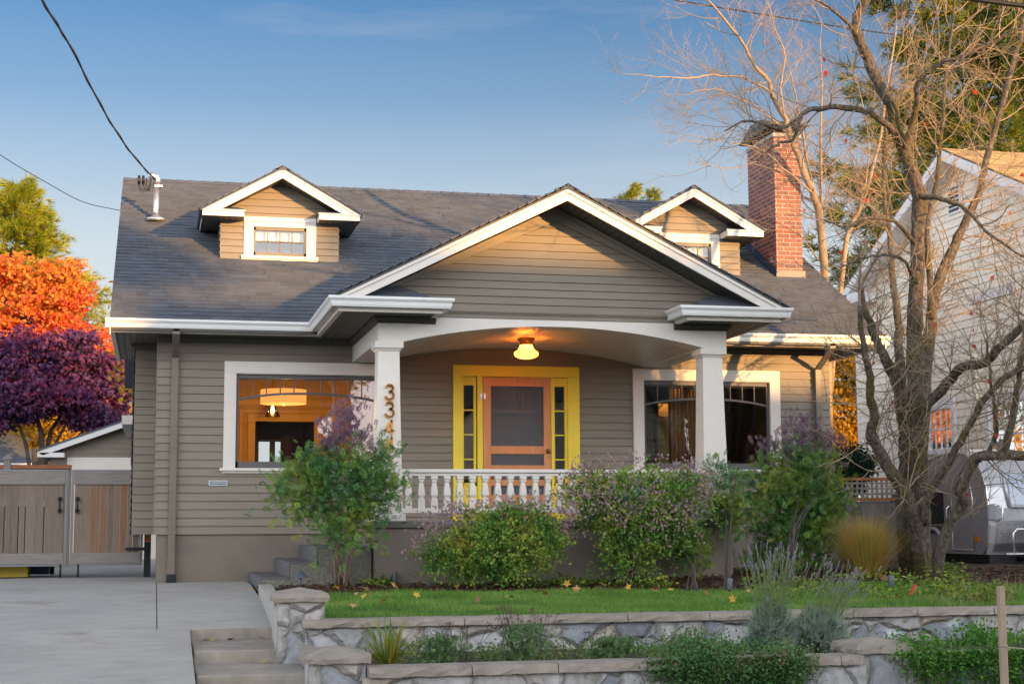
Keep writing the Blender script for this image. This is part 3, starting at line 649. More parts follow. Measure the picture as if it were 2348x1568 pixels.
# ---- entrance
x0, x1, z0, z1 = DR; b = MB(); Y0 = -.05
xd0, xd1 = 4.268, 5.218           # screen door edges
sl = (3.998, 4.185); sr = (5.262, 5.452)
b.box(x0, x1, Y0, .03, 1.99, z1); b.box(x0, sl[0], Y0, .03, z0, 1.99); b.box(sr[1], x1, Y0, .03, z0, 1.99)
b.box(sl[1]+.012, xd0, Y0, .03, z0, 1.99); b.box(xd1, sr[0]-.012, Y0, .03, z0, 1.99)
b.box(sl[0], sl[1]+.012, -.02, .03, z0, .52); b.box(sr[0]-.012, sr[1], -.02, .03, z0, .52)
ent = b.build('door_surround', T['yellow'], house, bevel=.004)
for s0, s1 in (sl, sr):
    b = MB(); b.box(s0, s1, .0, .05, 1.87, 1.985); b.box(s0, s0+.018, .0, .05, .52, 1.87); b.box(s1-.03, s1, .0, .05, .52, 1.87); b.box(s0, s1, .0, .05, .52, .56)
    for z in (1.535, 1.205, .875): b.box(s0, s1, .008, .05, z-.009, z+.009)
    sd = b.build('sidelight', T['yellow'], ent)
for s0, s1 in (sl, sr):
    b = MB(); b.quad((s0, .03, .55), (s1, .03, .55), (s1, .03, 1.88), (s0, .03, 1.88)); b.build('sidelight_pane', T['glass'], ent)
b = MB(); b.box(4.06, 4.14, -.035, -.02, .50, .56); b.build('carved_ornament', T['yellow'], ent, bevel=.012)
b = MB(); ya, yb = -.045, -.008
zt = 1.985; L0, L1 = xd0+.005, xd1-.005; o0, o1 = xd0+.112, xd1-.105
b.box(L0, o0, ya, yb, .07, zt); b.box(o1, L1, ya, yb, .07, zt); b.box(o0, o1, ya, yb, 1.86, zt); b.box(o0, o1, ya, yb, .945, 1.052)
b.box(o0, o1, ya, yb, .685, .795); b.box(o0, o1, ya, yb, .52, .60) if False else None
b.box(o0, o1, ya, yb, .52, .60); b.box(o0, o1, ya, yb, .07, .40)
door = b.build('screen_door', T['fir'], house, bevel=.004)
b = MB(); b.quad((o0, -.028, .40), (o1, -.028, .40), (o1, -.028, 1.87), (o0, -.028, 1.87)); b.build('insect_screen', T['screen'], door)
b = MB(); b.lathe([(.008, 0), (.028, .012), (.033, .028), (.022, .045), (.004, .05)], (0, 0, 0), 14)
kn = [(x, -z-.045, y) for x, y, z in b.v]; b.v = [(5.165+x, y, .985+z) for x, y, z in kn]; b.build('door_knob', T['bronze'], door)
for z in (1.72, .27):
    b = MB(); b.box(xd0-.035, xd0+.035, -.062, -.045, z-.04, z+.04); b.tube([(xd0, -.068, z-.045), (xd0, -.068, z+.045)], .011, 8); b.build('hinge', T['galv'], door)
b = MB(); ia, ib = .02, .06       # inner front door seen through the screen
b.box(xd0+.03, o0+.03, ia, ib, .05, 1.98); b.box(o1-.03, xd1-.03, ia, ib, .05, 1.98); b.box(o0+.03, o1-.03, ia, ib, 1.86, 1.98); b.box(o0+.03, o1-.03, ia, ib, .05, 1.02)
b.box(o0+.03, o1-.03, ia, ib, 1.49, 1.54)
for i in range(1, 6):
    x = o0+.03+(o1-o0-.06)*i/6; b.box(x-.008, x+.008, ia, ib, 1.54, 1.86)
b.box(o0+.02, o1-.02, .0, ia, 1.02, 1.10)
idr = b.build('front_door', T['inner_door'], house); b = MB(); b.quad((o0, .045, 1.0), (o1, .045, 1.0), (o1, .045, 1.9), (o0, .045, 1.9)); b.build('pane', T['glass'], idr)

# ---- downspouts
def dspout(x, ytop, name='downspout'):
    b = MB(); w = .045
    b.box(x-w, x+w, FY-.08, FY-.015, 2.40, 2.475)
    b.add([(x-w, FY-.08, 2.40), (x+w, FY-.08, 2.40), (x+w, FY-.015, 2.40), (x-w, FY-.015, 2.40), (x-w, -.095, 2.16), (x+w, -.095, 2.16), (x+w, -.03, 2.16), (x-w, -.03, 2.16)], [(0, 1, 5, 4), (1, 2, 6, 5), (2, 3, 7, 6), (3, 0, 4, 7)])
    b.box(x-w, x+w, -.095, -.03, -.60, 2.16); b.box(x-w-.012, x+w+.012, -.10, -.02, -.10, -.06); b.box(x-w-.012, x+w+.012, -.10, -.02, 1.0, 1.03)
    o = b.build(name, T['brown'], house, bevel=.006)
    b = MB(); b.box(x-.06, x+.06, -.11, -.0, -.70, -.60); b.build('drain_boot', T['black'], o, bevel=.01)
dspout(.215, 2.4); dspout(9.12, 2.4)

# ---- dormers
def dormer(xc, label):
    wy, by, hw, bh, apex, sl_ = 1.34, 1.0, .83, 1.10, 4.985, .565
    zb = roof_z(wy)-.02; b = MB(); eave = apex-sl_*bh
    wh = .595                     # half width of the window casing is .505
    lap(b, xc-hw, xc+hw, zb+.015, 4.28, wy, .094, [(xc-.46, xc+.46, zb-.2, 4.25)])
    b.quad((xc-hw, wy, zb), (xc-hw, 3.0, zb), (xc-hw, 3.0, 4.3), (xc-hw, wy, 4.3)); b.quad((xc+hw, wy, zb), (xc+hw, 3.0, zb), (xc+hw, 3.0, 4.3), (xc+hw, wy, 4.3))
    for k in range(7): b.box(xc+hw, xc+hw+.012, wy-.01, 3., zb+k*.094, zb+k*.094+.02); b.box(xc-hw-.012, xc-hw, wy-.01, 3., zb+k*.094, zb+k*.094+.02)
    lap_gable(b, xc, 4.28, apex-.14, sl_, wy, .10)
    d = b.build('dormer', T['siding'], house); d['label'] = label
    b = MB(); LD = math.hypot(bh+.03, sl_*(bh+.03)); cu, su = math.cos(math.atan(sl_)), math.sin(math.atan(sl_)); z0 = apex-sl_*(bh+.03)
    ylen = 3.6-by+.03; ok = lambda p: p[2] > roof_z(p[1])-.1
    shingles(b, (xc-bh-.03, 3.6, z0), (0, -1, 0), (cu, 0, su), (-su, 0, cu), ylen, LD, clip=ok)
    shingles(b, (xc+bh+.03, by-.03, z0), (0, 1, 0), (-cu, 0, su), (su, 0, cu), ylen, LD, clip=ok)
    for i in range(12):
        y = by-.03+i*.2; b.add([(xc-.12, y, apex-.05), (xc, y, apex+.024), (xc+.12, y, apex-.05), (xc-.12, y+.22, apex-.06), (xc, y+.22, apex+.01), (xc+.12, y+.22, apex-.06)], [(0, 1, 4, 3), (1, 2, 5, 4), (0, 2, 1)])
    for sg in (-1, 1):
        X = lambda t: xc+sg*t
        b.prism([(X(0), apex-.006), (X(bh+.02), apex-.006-sl_*(bh+.02)), (X(bh+.02), apex-.03-sl_*(bh+.02)), (X(0), apex-.03)], 'Y', by-.02, 3.3)
        b.add([(X(bh), by-.01, eave-.012), (X(.50), by-.01, eave-.012), (X(.60), wy-.01, eave+.09), (X(bh), wy-.01, eave+.09), (X(.50), wy-.01, eave-.012)], [(0, 1, 2, 3), (1, 4, 2)])
    b.build('dormer_roof', T['shingle'], d)
    b = MB()
    for sg in (-1, 1):
        P = lambda t, z: (xc+sg*t, z-sl_*t)
        b.prism([P(0, apex-.032), P(bh, apex-.032), P(bh-.05, apex-.065), P(0, apex-.065)], 'Y', by-.015, by+.03)
        b.prism([P(0, apex-.066), P(bh-.06, apex-.066), P(bh-.22, apex-.158), P(0, apex-.158)], 'Y', by, by+.035)
        X = lambda t: xc+sg*t
        b.box(min(X(.52), X(bh-.01)), max(X(.52), X(bh-.01)), by+.0, wy-.01, eave-.105, eave-.012)
        b.box(min(X(.505), X(bh)), max(X(.505), X(bh)), by-.012, by+.0, eave-.035, eave-.012)
        b.add([(X(bh-.02), wy, eave-.105), (X(bh-.02), 2.75, eave-.105), (X(bh), 2.75, eave-.012), (X(bh), wy, eave-.012)], [(0, 1, 2, 3)])
    b.build('bargeboard', T['trim'], d)
    b = MB()
    for sg in (-1, 1):
        X = lambda t: xc+sg*t
        b.quad((X(0), by+.02, apex-.16), (X(bh), by+.02, apex-.16-sl_*bh+.06), (X(bh), wy, apex-.16-sl_*bh+.06), (X(0), wy, apex-.16))
        b.quad((X(.83), wy-.01, eave-.108), (X(bh-.01), wy-.01, eave-.108), (X(bh-.01), 2.7, eave-.108), (X(.83), 2.7, eave-.108))
        b.quad((X(.525), by+.005, eave-.108), (X(bh-.012), by+.005, eave-.108), (X(bh-.012), wy-.01, eave-.108), (X(.525), wy-.01, eave-.108))
    b.build('soffit', T['soffit'], d)
    c0, c1 = xc-.505, xc+.505; b = MB(); zs = zb+.0
    b.box(c0, c1, wy-.04, wy, 4.262, 4.325); b.box(c0-.0, c1+.0, wy-.03, wy, 4.185, 4.262); b.box(c0, c0+.135, wy-.03, wy, zs+.06, 4.185); b.box(c1-.135, c1, wy-.03, wy, zs+.06, 4.185)
    b.box(c0-.035, c1+.035, wy-.055, wy, zs+.03, zs+.075); b.box(c0-.03, c1+.03, wy-.035, wy, zs-.03, zs+.03)
    b.build('window_casing', T['trim'], d, bevel=.003)
    s0, s1, lo, hi = c0+.135, c1-.135, zs+.075, 4.185; b = MB(); ya, yb = wy-.012, wy+.03
    b.box(s0, s1, ya, yb, hi-.045, hi); b.box(s0, s0+.03, ya, yb, lo, hi); b.box(s1-.03, s1, ya, yb, lo, hi); b.box(s0, s1, ya, yb, lo, lo+.05)
    zm = (lo+.05+hi-.045)/2; b.box(s0, s1, ya+.008, yb, zm-.009, zm+.009)
    for i in range(1, 4):
        x = s0+.03+(s1-s0-.06)*i/4; b.box(x-.008, x+.008, ya+.008, yb, lo, hi)
    b.build('window_sash', T['brown'], d)
    b = MB(); b.quad((s0, wy+.015, lo), (s1, wy+.015, lo), (s1, wy+.015, hi), (s0, wy+.015, hi)); b.build('window_pane', T['glass'], d)
    b = MB(); b.quad((s0, wy+.09, zm+.02), (s1, wy+.09, zm+.02), (s1, wy+.09, hi), (s0, wy+.09, hi)); b.quad((s0-.2, wy+.5, lo-.3), (s1+.2, wy+.5, lo-.3), (s1+.2, wy+.5, hi+.1), (s0-.2, wy+.5, hi+.1)); b.build('window_blind', T['blind'], d)  # the larger rear sheet is added, pale in place of reflected sky
dormer(1.64, 'left dormer, its blind half drawn'); dormer(7.71, 'right dormer, half hidden by the porch gable')

# ---- chimney
b = MB(); CX0, CX1, CY0, CY1 = 9.15, 9.575, 1.36, 2.43
b.box(CX0, CX1, CY0, CY1, 2.9, 5.90); ch = b.build('chimney', T['brick'], house)
b = MB(); b.box(CX0-.02, CX1+.02, CY0-.02, CY1+.02, 5.90, 5.965); b.build('mortar_cap', T['concrete'], ch, bevel=.01)
b = MB(); zt = 6.05
b.prism([(CY0-.16, zt), (CY1+.16, zt), ((CY0+CY1)/2+.2, zt+.20), ((CY0+CY1)/2-.2, zt+.20)], 'X', CX0-.08, CX1+.08)
for x in (CX0+.05, CX1-.05):
    for y in (CY0+.08, CY1-.08): b.box(x-.01, x+.01, y-.01, y+.01, 5.9, zt+.02)
b.build('chimney_hood', T['dark'], ch)
b = MB(); b.add([(CX0-.07, CY0-.05, roof_z(CY0-.05)+.02), (CX0-.005, CY0-.05, roof_z(CY0-.05)+.10), (CX0-.005, CY1, roof_z(CY1)+.10), (CX0-.07, CY1, roof_z(CY1)+.02)], [(0, 1, 2, 3)])
b.box(CX0-.02, CX1+.03, CY0-.03, CY0-.004, roof_z(CY0)-.03, roof_z(CY0)+.09); b.build('flashing', M('dark_flashing', (.03, .04, .06), .4, metal=.4), ch)

# ---- rooms behind the big windows
b = MB(); y1 = 4.1; xa, xb, za, zb = .15, 3.75, .0, 2.42
oa, ob, oz = 1.50, 2.42, 1.63     # cased opening in the back wall
b.quad((xa, .02, za), (xa, y1, za), (xa, y1, zb), (xa, .02, zb)); b.quad((xb, .02, za), (xb, y1, za), (xb, y1, zb), (xb, .02, zb))
b.quad((xa, y1, za), (oa, y1, za), (oa, y1, zb), (xa, y1, zb)); b.quad((ob, y1, za), (xb, y1, za), (xb, y1, zb), (ob, y1, zb)); b.quad((oa, y1, oz), (ob, y1, oz), (ob, y1, zb), (oa, y1, zb))
b.build('interior_wall', T['ochre'], house)
b = MB(); b.quad((xa, .02, zb), (xb, .02, zb), (xb, y1, zb), (xa, y1, zb)); b.build('interior_ceiling', T['ceil'], house)
b = MB(); b.quad((xa, .02, za), (xb, .02, za), (xb, 8.6, za), (xa, 8.6, za)); b.build('interior_floor', T['roomfloor'], house)
b = MB()
for g, w, d in ((.0, .11, .03), (.20, .04, .02), (.36, .09, .05)):
    A, Bx, Z = oa-g, ob+g, oz+g*.7
    b.box(A-w, A, y1-d, y1, za, Z+w); b.box(Bx, Bx+w, y1-d, y1, za, Z+w); b.box(A, Bx, y1-d, y1, Z, Z+w)
b.box(xa, xa+.5, y1-.06, y1, za, 1.15); b.box(xb-.5, xb-.42, y1-.05, y1, za, 2.3)
b.build('interior_woodwork', T['ochretrim'], house)
b = MB(); y2 = 8.5
b.quad((xa, y1+.05, za), (xa, y2, za), (xa, y2, zb), (xa, y1+.05, zb)); b.quad((xb, y1+.05, za), (xb, y2, za), (xb, y2, zb), (xb, y1+.05, zb)); b.quad((xa, y1+.05, zb), (xb, y1+.05, zb), (xb, y2, zb), (xa, y2, zb))
ra, rb, rz0, rz1 = 1.84, 2.34, .60, 1.55
for q in ((xa, ra, za, zb), (rb, xb, za, zb), (ra, rb, za, rz0), (ra, rb, rz1, zb)): b.quad((q[0], y2, q[2]), (q[1], y2, q[2]), (q[1], y2, q[3]), (q[0], y2, q[3]))
for q in ((1.3, 1.42, 1.36, 1.44), (2.05, 2.25, 0, 1.5)): b.box(q[0], q[1], 6.0, 6.06, q[2], q[3])
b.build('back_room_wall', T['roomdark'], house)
b = MB(); b.box(ra-.04, ra, y2-.04, y2, rz0, rz1); b.box(rb, rb+.04, y2-.04, y2, rz0, rz1); b.box((ra+rb)/2-.05, (ra+rb)/2+.05, y2-.04, y2, rz0, rz1); b.box(ra, rb, y2-.04, y2, rz1, rz1+.04); b.build('back_window_frame', T['trim'], house)
b = MB(); xa, xb, y1 = 6.2, 8.9, 3.4
for q in (((xa, .02), (xa, y1)), ((xb, .02), (xb, y1)), ((xa, y1), (xb, y1))):
    (p0, p1), (q0, q1) = q; b.quad((p0, p1, 0), (q0, q1, 0), (q0, q1, 2.42), (p0, p1, 2.42))
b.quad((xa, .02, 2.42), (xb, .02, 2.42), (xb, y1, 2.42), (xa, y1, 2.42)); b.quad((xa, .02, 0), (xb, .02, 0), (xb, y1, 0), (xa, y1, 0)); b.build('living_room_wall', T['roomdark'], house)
b = MB(); b.box(7.15, 7.32, 1.2, 1.3, 0, 2.4); b.box(7.65, 7.78, 3.3, 3.38, 0, 2.4); b.box(7.0, 7.78, 3.3, 3.38, 1.9, 2.02); b.build('living_room_woodwork', T['ochretrim'], house)
b = MB()
for k in range(18): b.tube([(7.02+k*.03, .22+.02*(k % 2), .6), (7.02+k*.03, .22+.02*(k % 2), 2.05)], .018, 6)
b.build('curtain', T['curtain'], house)
b = MB(); b.quad((xa+.1, .10, 1.90), (xb-.1, .10, 1.90), (xb-.1, .10, 2.02), (xa+.1, .10, 2.02)); b.quad((.95, .10, 1.905), (2.95, .10, 1.905), (2.95, .10, 2.02), (.95, .10, 2.02)); b.build('window_blind', T['blind'], house)
b = MB(); xa, xb = 3.85, 6.1; y1 = 2.4
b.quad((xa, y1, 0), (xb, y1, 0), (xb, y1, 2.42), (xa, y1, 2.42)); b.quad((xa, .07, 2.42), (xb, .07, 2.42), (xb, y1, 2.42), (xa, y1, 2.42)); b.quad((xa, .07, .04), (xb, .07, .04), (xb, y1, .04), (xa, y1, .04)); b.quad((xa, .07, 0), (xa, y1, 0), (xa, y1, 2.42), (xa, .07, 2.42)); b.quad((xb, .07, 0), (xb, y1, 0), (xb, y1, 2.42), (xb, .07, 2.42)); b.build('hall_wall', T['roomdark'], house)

# ---- lamps
def lamp_light(name, loc, power, col, r, parent):
    l = bpy.data.lights.new(name, 'POINT'); l.energy = power; l.color = col; l.shadow_soft_size = r
    o = bpy.data.objects.new(name, l); COL.objects.link(o); o.parent = parent
    off = LOC[parent.name]; o.location = tuple(a-b for a, b in zip(loc, off))
lx, ly = 4.60, -1.18; lz = arch_z(lx)+.012
t = thing('ceiling_lamp', (lx, ly, lz), 'glowing amber schoolhouse lamp under the arched porch ceiling', 'lamp')
b = MB(); b.lathe([(.115, 0), (.115, -.02), (.098, -.028), (.098, -.045), (.078, -.055), (.082, -.085), (.082, -.09)], (lx, ly, lz), 28); b.build('fixture', T['bronze'], t)
b = MB(); b.lathe([(.078, -.085), (.085, -.11), (.10, -.14), (.125, -.165), (.150, -.178), (.156, -.195), (.152, -.22), (.140, -.235), (.10, -.252), (.06, -.262), (.0, -.265)], (lx, ly, lz), 28); b.build('glass_globe', T['globe'], t)
lamp_light('ceiling_lamp_light', (lx, ly, lz-.16), 20., (1., .52, .13), .10, t)
p = atp(650, 910, 'Y', 2.1); t = thing('pendant_lamp', (p[0], p[1], 2.42), 'lit drum-shade pendant lamp hanging inside the left window', 'lamp')
b = MB(); n = 36; b.lathe([(.33, -.10), (.33, .10), (.325, .10), (.325, -.10)], (p[0], p[1], p[2]), n); b.build('drum_shade', T['shade'], t)
b = MB(); b.lathe([(.32, -.092), (.0, -.088)], (p[0], p[1], p[2]), n); b.lathe([(.0, -.125), (.015, -.115), (.015, -.09)], (p[0], p[1], p[2]), 10); b.build('diffuser', M('lit_diffuser', (1, .7, .3), .5, emit=((1., .55, .17), 2.2)), t)
b = MB(); b.tube([(p[0], p[1], p[2]+.08), (p[0], p[1], 2.42)], .008, 6); b.build('rod', T['bronze'], t)
lamp_light('pendant_lamp_light', (p[0], p[1], p[2]-.20), 32., (1., .55, .17), .15, t)
p = atp(625, 940, 'Y', 3.4); t = thing('pendant_lamp', (p[0], p[1], 2.42), 'small clear cone pendant with bare glowing bulb behind the drum-shade lamp', 'lamp')
b = MB(); b.lathe([(.03, .10), (.12, -.10)], (p[0], p[1], p[2]), 20); b.build('glass_cone', T['glass'], t)
b = MB(); b.lathe([(.0, -.06), (.028, -.03), (.03, .0), (.018, .05), (.012, .07)], (p[0], p[1], p[2]), 14); b.build('bulb', T['bulb'], t)
b = MB(); b.tube([(p[0], p[1], p[2]+.07), (p[0], p[1], 2.42)], .006, 6); b.build('cord', T['bronze'], t)

# ---- things on the house
a = atp(479, 1100, 'Y', -.02); c = atp(521, 1110, 'Y', -.02); t = thing('wall_plaque', (a[0], -.018, a[2]), 'small grey NO SOLICITING plaque with white border on the siding', 'sign')
sx0, sx1, sz1 = a[0], c[0], atp(479, 1106, 'Y', -.02)[2]+.026; sz0 = sz1-.062
b = MB(); b.box(sx0, sx1, -.026, -.012, sz0, sz1); b.build('plate', T['sign'], t)
b = MB(); e = .007
for q in ((sx0, sx1, sz1-e, sz1), (sx0, sx1, sz0, sz0+e), (sx0, sx0+e, sz0+e, sz1-e), (sx1-e, sx1, sz0+e, sz1-e)): b.box(q[0], q[1], -.029, -.0265, q[2], q[3])
b.build('border', T['signw'], t)
def word(txt, x, z, h, y, parent, mat, name):
    cu = bpy.data.curves.new(name, 'FONT'); cu.body = txt; cu.size = h; cu.extrude = .0012; cu.align_x = 'LEFT'; cu.align_y = 'CENTER'
    o = bpy.data.objects.new(name, cu); me = bpy.data.meshes.new_from_object(o); bpy.data.objects.remove(o)
    me.transform(Matrix.Translation((x, y, z)) @ Matrix.Rotation(R_(90), 4, 'X')); off = LOC[parent.name]; me.transform(Matrix.Translation(tuple(-q for q in off)))
    me.materials.append(mat); o = bpy.data.objects.new(name, me); COL.objects.link(o); o.parent = parent
    return o
zc = (sz0+sz1)/2
o = word('SOLICITING', sx0+.055, zc, .034, -.028, t, T['signw'], 'lettering'); o2 = word('NO', sx0+.022, zc, .026, -.028, t, T['signw'], 'lettering')
wl = (sx1-.02)-(sx0+.058); cur = max(v.co.x for v in o.data.vertices)-min(v.co.x for v in o.data.vertices); x0 = min(v.co.x for v in o.data.vertices)
for v in o.data.vertices: v.co.x = x0+(v.co.x-x0)*wl/cur
x0 = min(v.co.x for v in o2.data.vertices); cur = max(v.co.x for v in o2.data.vertices)-x0
for v in o2.data.vertices: v.co.x = x0+(v.co.x-x0)*.030/cur
b = MB(); b.box(sx0+.010, sx0+.018, -.0285, -.0265, zc-.003, zc+.003); b.box(sx1-.018, sx1-.010, -.0285, -.0265, zc-.003, zc+.003); b.build('dash', T['signw'], t)

mx_, my_ = -.08, 2.63; mz = roof_z(my_)
t = thing('service_mast', (mx_, my_, mz), 'galvanised electric service mast with weatherhead on the roof end', 'utility mast')
b = MB(); b.tube([(mx_, my_, mz-.2), (mx_, my_, 5.02)], .038, 16); b.build('pipe', T['galv'], t)
b = MB(); b.lathe([(.15, .0), (.12, .045), (.05, .075), (.042, .12)], (mx_, my_-.02, mz), 20); b.build('flashing', T['galv'], t)
b = MB(); b.tube([(mx_, my_, 5.0), (mx_, my_, 5.07), (mx_-.02, my_-.02, 5.12), (mx_-.06, my_-.05, 5.13), (mx_-.10, my_-.06, 5.10)], [.05, .06, .062, .055, .045], 16); b.box(mx_-.03, mx_+.09, my_-.05, my_+.05, 4.97, 5.0); b.build('weatherhead', T['galv'], t)
b = MB()
for k, (dx, top) in enumerate(((-.25, 5.10), (-.19, 5.10), (-.145, 5.08))):
    b.tube([(mx_-.08, my_-.08, 5.06), (mx_-.10, my_-.1, 4.92-.02*k), (mx_+dx+.04, my_-.12, 4.90), (mx_+dx, my_-.12, 4.97), (mx_+dx, my_-.12, top)], .007, 6)
b.tube([(mx_-.08, my_-.08, 5.05), (mx_-.12, my_-.1, 4.90), (mx_-.2, my_-.12, 4.86), (mx_-.25, my_-.12, 4.92), (mx_-.255, my_-.12, 4.99)], .005, 6); b.build('drip_loop', T['wire'], t)
for dx in (-.25, -.19):
    b = MB(); b.tube([(mx_+dx, my_-.12, 4.98), (mx_+dx, my_-.12, 5.11)], .020, 10); b.build('connector', T['black'], t)

# ---- overhead wires
def wire(name, pts, r, label):
    P = [np.array(p) for p in pts]; out = []
    for i in range(len(P)-1):        # smooth the sag
        p0, p1, p2, p3 = P[max(i-1, 0)], P[i], P[i+1], P[min(i+2, len(P)-1)]
        for k in range(10):
            s = k/10; out.append(.5*((2*p1)+(p2-p0)*s+(2*p0-5*p1+4*p2-p3)*s*s+(3*p1-p0-3*p2+p3)*s**3))
    out.append(P[-1]); b = MB(); b.tube(out, r, 6)
    return b, out, label, name
def finish(w, mat=None):
    b, out, label, name = w; o = b.build(name, mat or T['wire']); tag(o, label, 'cable')
w = wire('service_cable', [(mx_-.02, my_-.1, 5.06), atd(300, 350, 20.5), atd(240, 258, 18.), atd(160, 105, 15.), atd(97, 0, 13.), atd(-60, -330, 9.)], .011, 'thick twisted black service cable rising from the mast to the upper left')
tw = []
for i, p in enumerate(w[1]): tw.append(p+.010*np.array([math.cos(i*.9), 0, math.sin(i*.9)]))
w[0].tube(tw, .009, 5); finish(w)
finish(wire('telephone_wire', [(-.61, 3.1, 4.70), atd(190, 463, 23.5), atd(100, 415, 22), atd(0, 355, 20), atd(-140, 250, 17)], .006, 'thin dark wire sloping down to the left edge of the main roof'))
finish(wire('telephone_wire', [(-.33, 1.6, 1.78), atd(200, 815, 21), atd(100, 748, 19.5), atd(0, 690, 18), atd(-120, 610, 16)], .006, 'thin wire crossing in front of the purple tree to the side bay'))
finish(wire('power_line', [atd(1440, -22, 24), atd(1545, 0, 24), atd(1750, 34, 24.5), atd(1980, 70, 25), atd(2200, 98, 25.5), atd(2420, 122, 26)], .011, 'single black power line crossing behind the bare tree top'))
finish(wire('power_line', [atd(2100, -22, 14), atd(2240, 0, 14), atd(2348, 14, 14), atd(2480, 28, 14)], .022, 'thick paired power cable in the top right corner'))

# ================================================================ GROUND
def zl(x, y):                        # front yard surface
    t = min(1, max(0, (-2.5-y)/4.4)); s = min(1, max(0, (x-4.5)/4.)); s = s*s*(3-2*s)
    return (-.68+.10*s)*(1-t)+(-.80)*t
def on_yard(px, py):
    z = -.7
    for _ in range(12):
        p = atp(px, py, 'Z', z); z = zl(p[0], p[1])
    return np.array([p[0], p[1], z])
b = MB(); ys = [(-400, -1.78), (-12.5, -1.78), (-12, -1.72), (-5, -1.12), (0, -.86), (3, -.80), (900, -.80)]; xs_ = [-700, -60, -10, 0, 10, 25, 60, 700]
for i in range(len(ys)-1):
    for j in range(len(xs_)-1):
        b.quad((xs_[j], ys[i][0], ys[i][1]), (xs_[j+1], ys[i][0], ys[i][1]), (xs_[j+1], ys[i+1][0], ys[i+1][1]), (xs_[j], ys[i+1][0], ys[i+1][1]))
tag(b.build('ground', T['earth']), kind='structure')
b = MB(); b.quad((-300, -24, -1.772), (300, -24, -1.772), (300, -14.5, -1.772), (-300, -14.5, -1.772)); tag(b.build('street', T['asphalt']), kind='structure')
b = MB(); b.quad((-300, -12.2, -1.70), (300, -12.2, -1.70), (300, -10.6, -1.70), (-300, -10.6, -1.70)); tag(b.build('sidewalk', T['concrete']), kind='structure')
# driveway slabs: nearly level by the house, then falling to the street
DY = [(16, -.72), (2.5, -.715), (-1.05, -.70), (-5.75, -.92), (-8.3, -1.205), (-10.6, -1.47), (-12.6, -1.70)]
b = MB(); g = .006
for i in range(len(DY)-1):
    (ya, za), (yb, zb) = DY[i], DY[i+1]
    cols = [(-5., -2.6), (-2.6, .04), (.04, 1.16)] if i in (1, 2) else ([(-5, -2.6), (-2.6, .04)] if i == 0 else [(-5., -2.6), (-2.6, .335)])
    for x0, x1 in cols:
        if i == 1 and x1 > 1: x1 = 1.16; 
        b.add([(x0+g, ya-g, za), (x1-g, ya-g, za), (x1-g, yb+g, zb), (x0+g, yb+g, zb), (x0+g, ya-g, za-.12), (x1-g, ya-g, za-.12), (x1-g, yb+g, zb-.12), (x0+g, yb+g, zb-.12)], [(0, 1, 2, 3), (0, 4, 5, 1), (1, 5, 6, 2), (2, 6, 7, 3), (3, 7, 4, 0)])
for i in range(len(DY)-1):           # dirt packed in the joints
    (ya, za), (yb, zb) = DY[i], DY[i+1]; xe = 1.15 if 0 < i < 3 else .33
    b.quad((-5, ya, za-.016), (xe, ya, za-.016), (xe, yb, zb-.016), (-5, yb, zb-.016), 1)
tag(b.build('driveway', [T['concrete'], T['stepc']], bevel=.004), kind='structure')
# steps down along the driveway
st = thing('concrete_steps', (.75, -7.4, -1.3), 'weathered concrete steps with leaves beside the driveway', 'steps')
for i, (ya, yb, za, zb) in enumerate(((-5.757, -6.78, -1.025, -1.04), (-6.78, -7.72, -1.145, -1.16), (-7.72, -8.7, -1.265, -1.285), (-8.7, -9.7, -1.39, -1.41))):
    b = MB(); x0, x1 = .345, 1.215
    b.add([(x0, ya, za), (x1, ya, za), (x1, yb, zb), (x0, yb, zb), (x0, ya, za-.3), (x1, ya, za-.3), (x1, yb, zb-.3), (x0, yb, zb-.3)], [(0, 1, 2, 3), (3, 2, 6, 7), (0, 3, 7, 4), (1, 5, 6, 2)])
    b.build('step', T['stepc'], st, bevel=.012)
b = MB(); b.box(.345, 1.16, -5.752, -5.70, -1.3, -.924); b.build('step', T['stepc'], st)
# concrete kerb between driveway and garden
b = MB(); b.add([(1.165, -2.35, -.655), (1.32, -2.35, -.655), (1.20, -6.5, -.80), (1.05, -6.5, -.80), (1.165, -2.35, -1.1), (1.32, -2.35, -1.1), (1.20, -6.5, -1.25), (1.05, -6.5, -1.25)], [(0, 1, 2, 3), (0, 3, 7, 4), (1, 5, 6, 2), (3, 2, 6, 7), (0, 4, 5, 1)])
tag(b.build('garden_kerb', T['concrete'], bevel=.012), 'low concrete kerb between the driveway and the lawn', 'kerb')
# porch side steps
st = thing('porch_steps', (1.8, -1.15, -.7), 'grey painted concrete steps climbing to the porch behind the left bush', 'steps')
for x0, x1, z in ((1.19, 1.52, -.58), (1.51, 1.835, -.41), (1.825, 2.47, -.24)):
    b = MB(); b.box(x0, x1, -2.30, -.03, z-.18, z); b.build('step', T['graystep'], st, bevel=.008)
b = MB(); b.prism([(1.21, -.95), (2.46, -.95), (2.46, -.27), (1.85, -.27), (1.85, -.44), (1.53, -.44), (1.53, -.61), (1.21, -.61)], 'Y', -2.318, -2.302); b.build('rough_side', T['aggregate'], st)
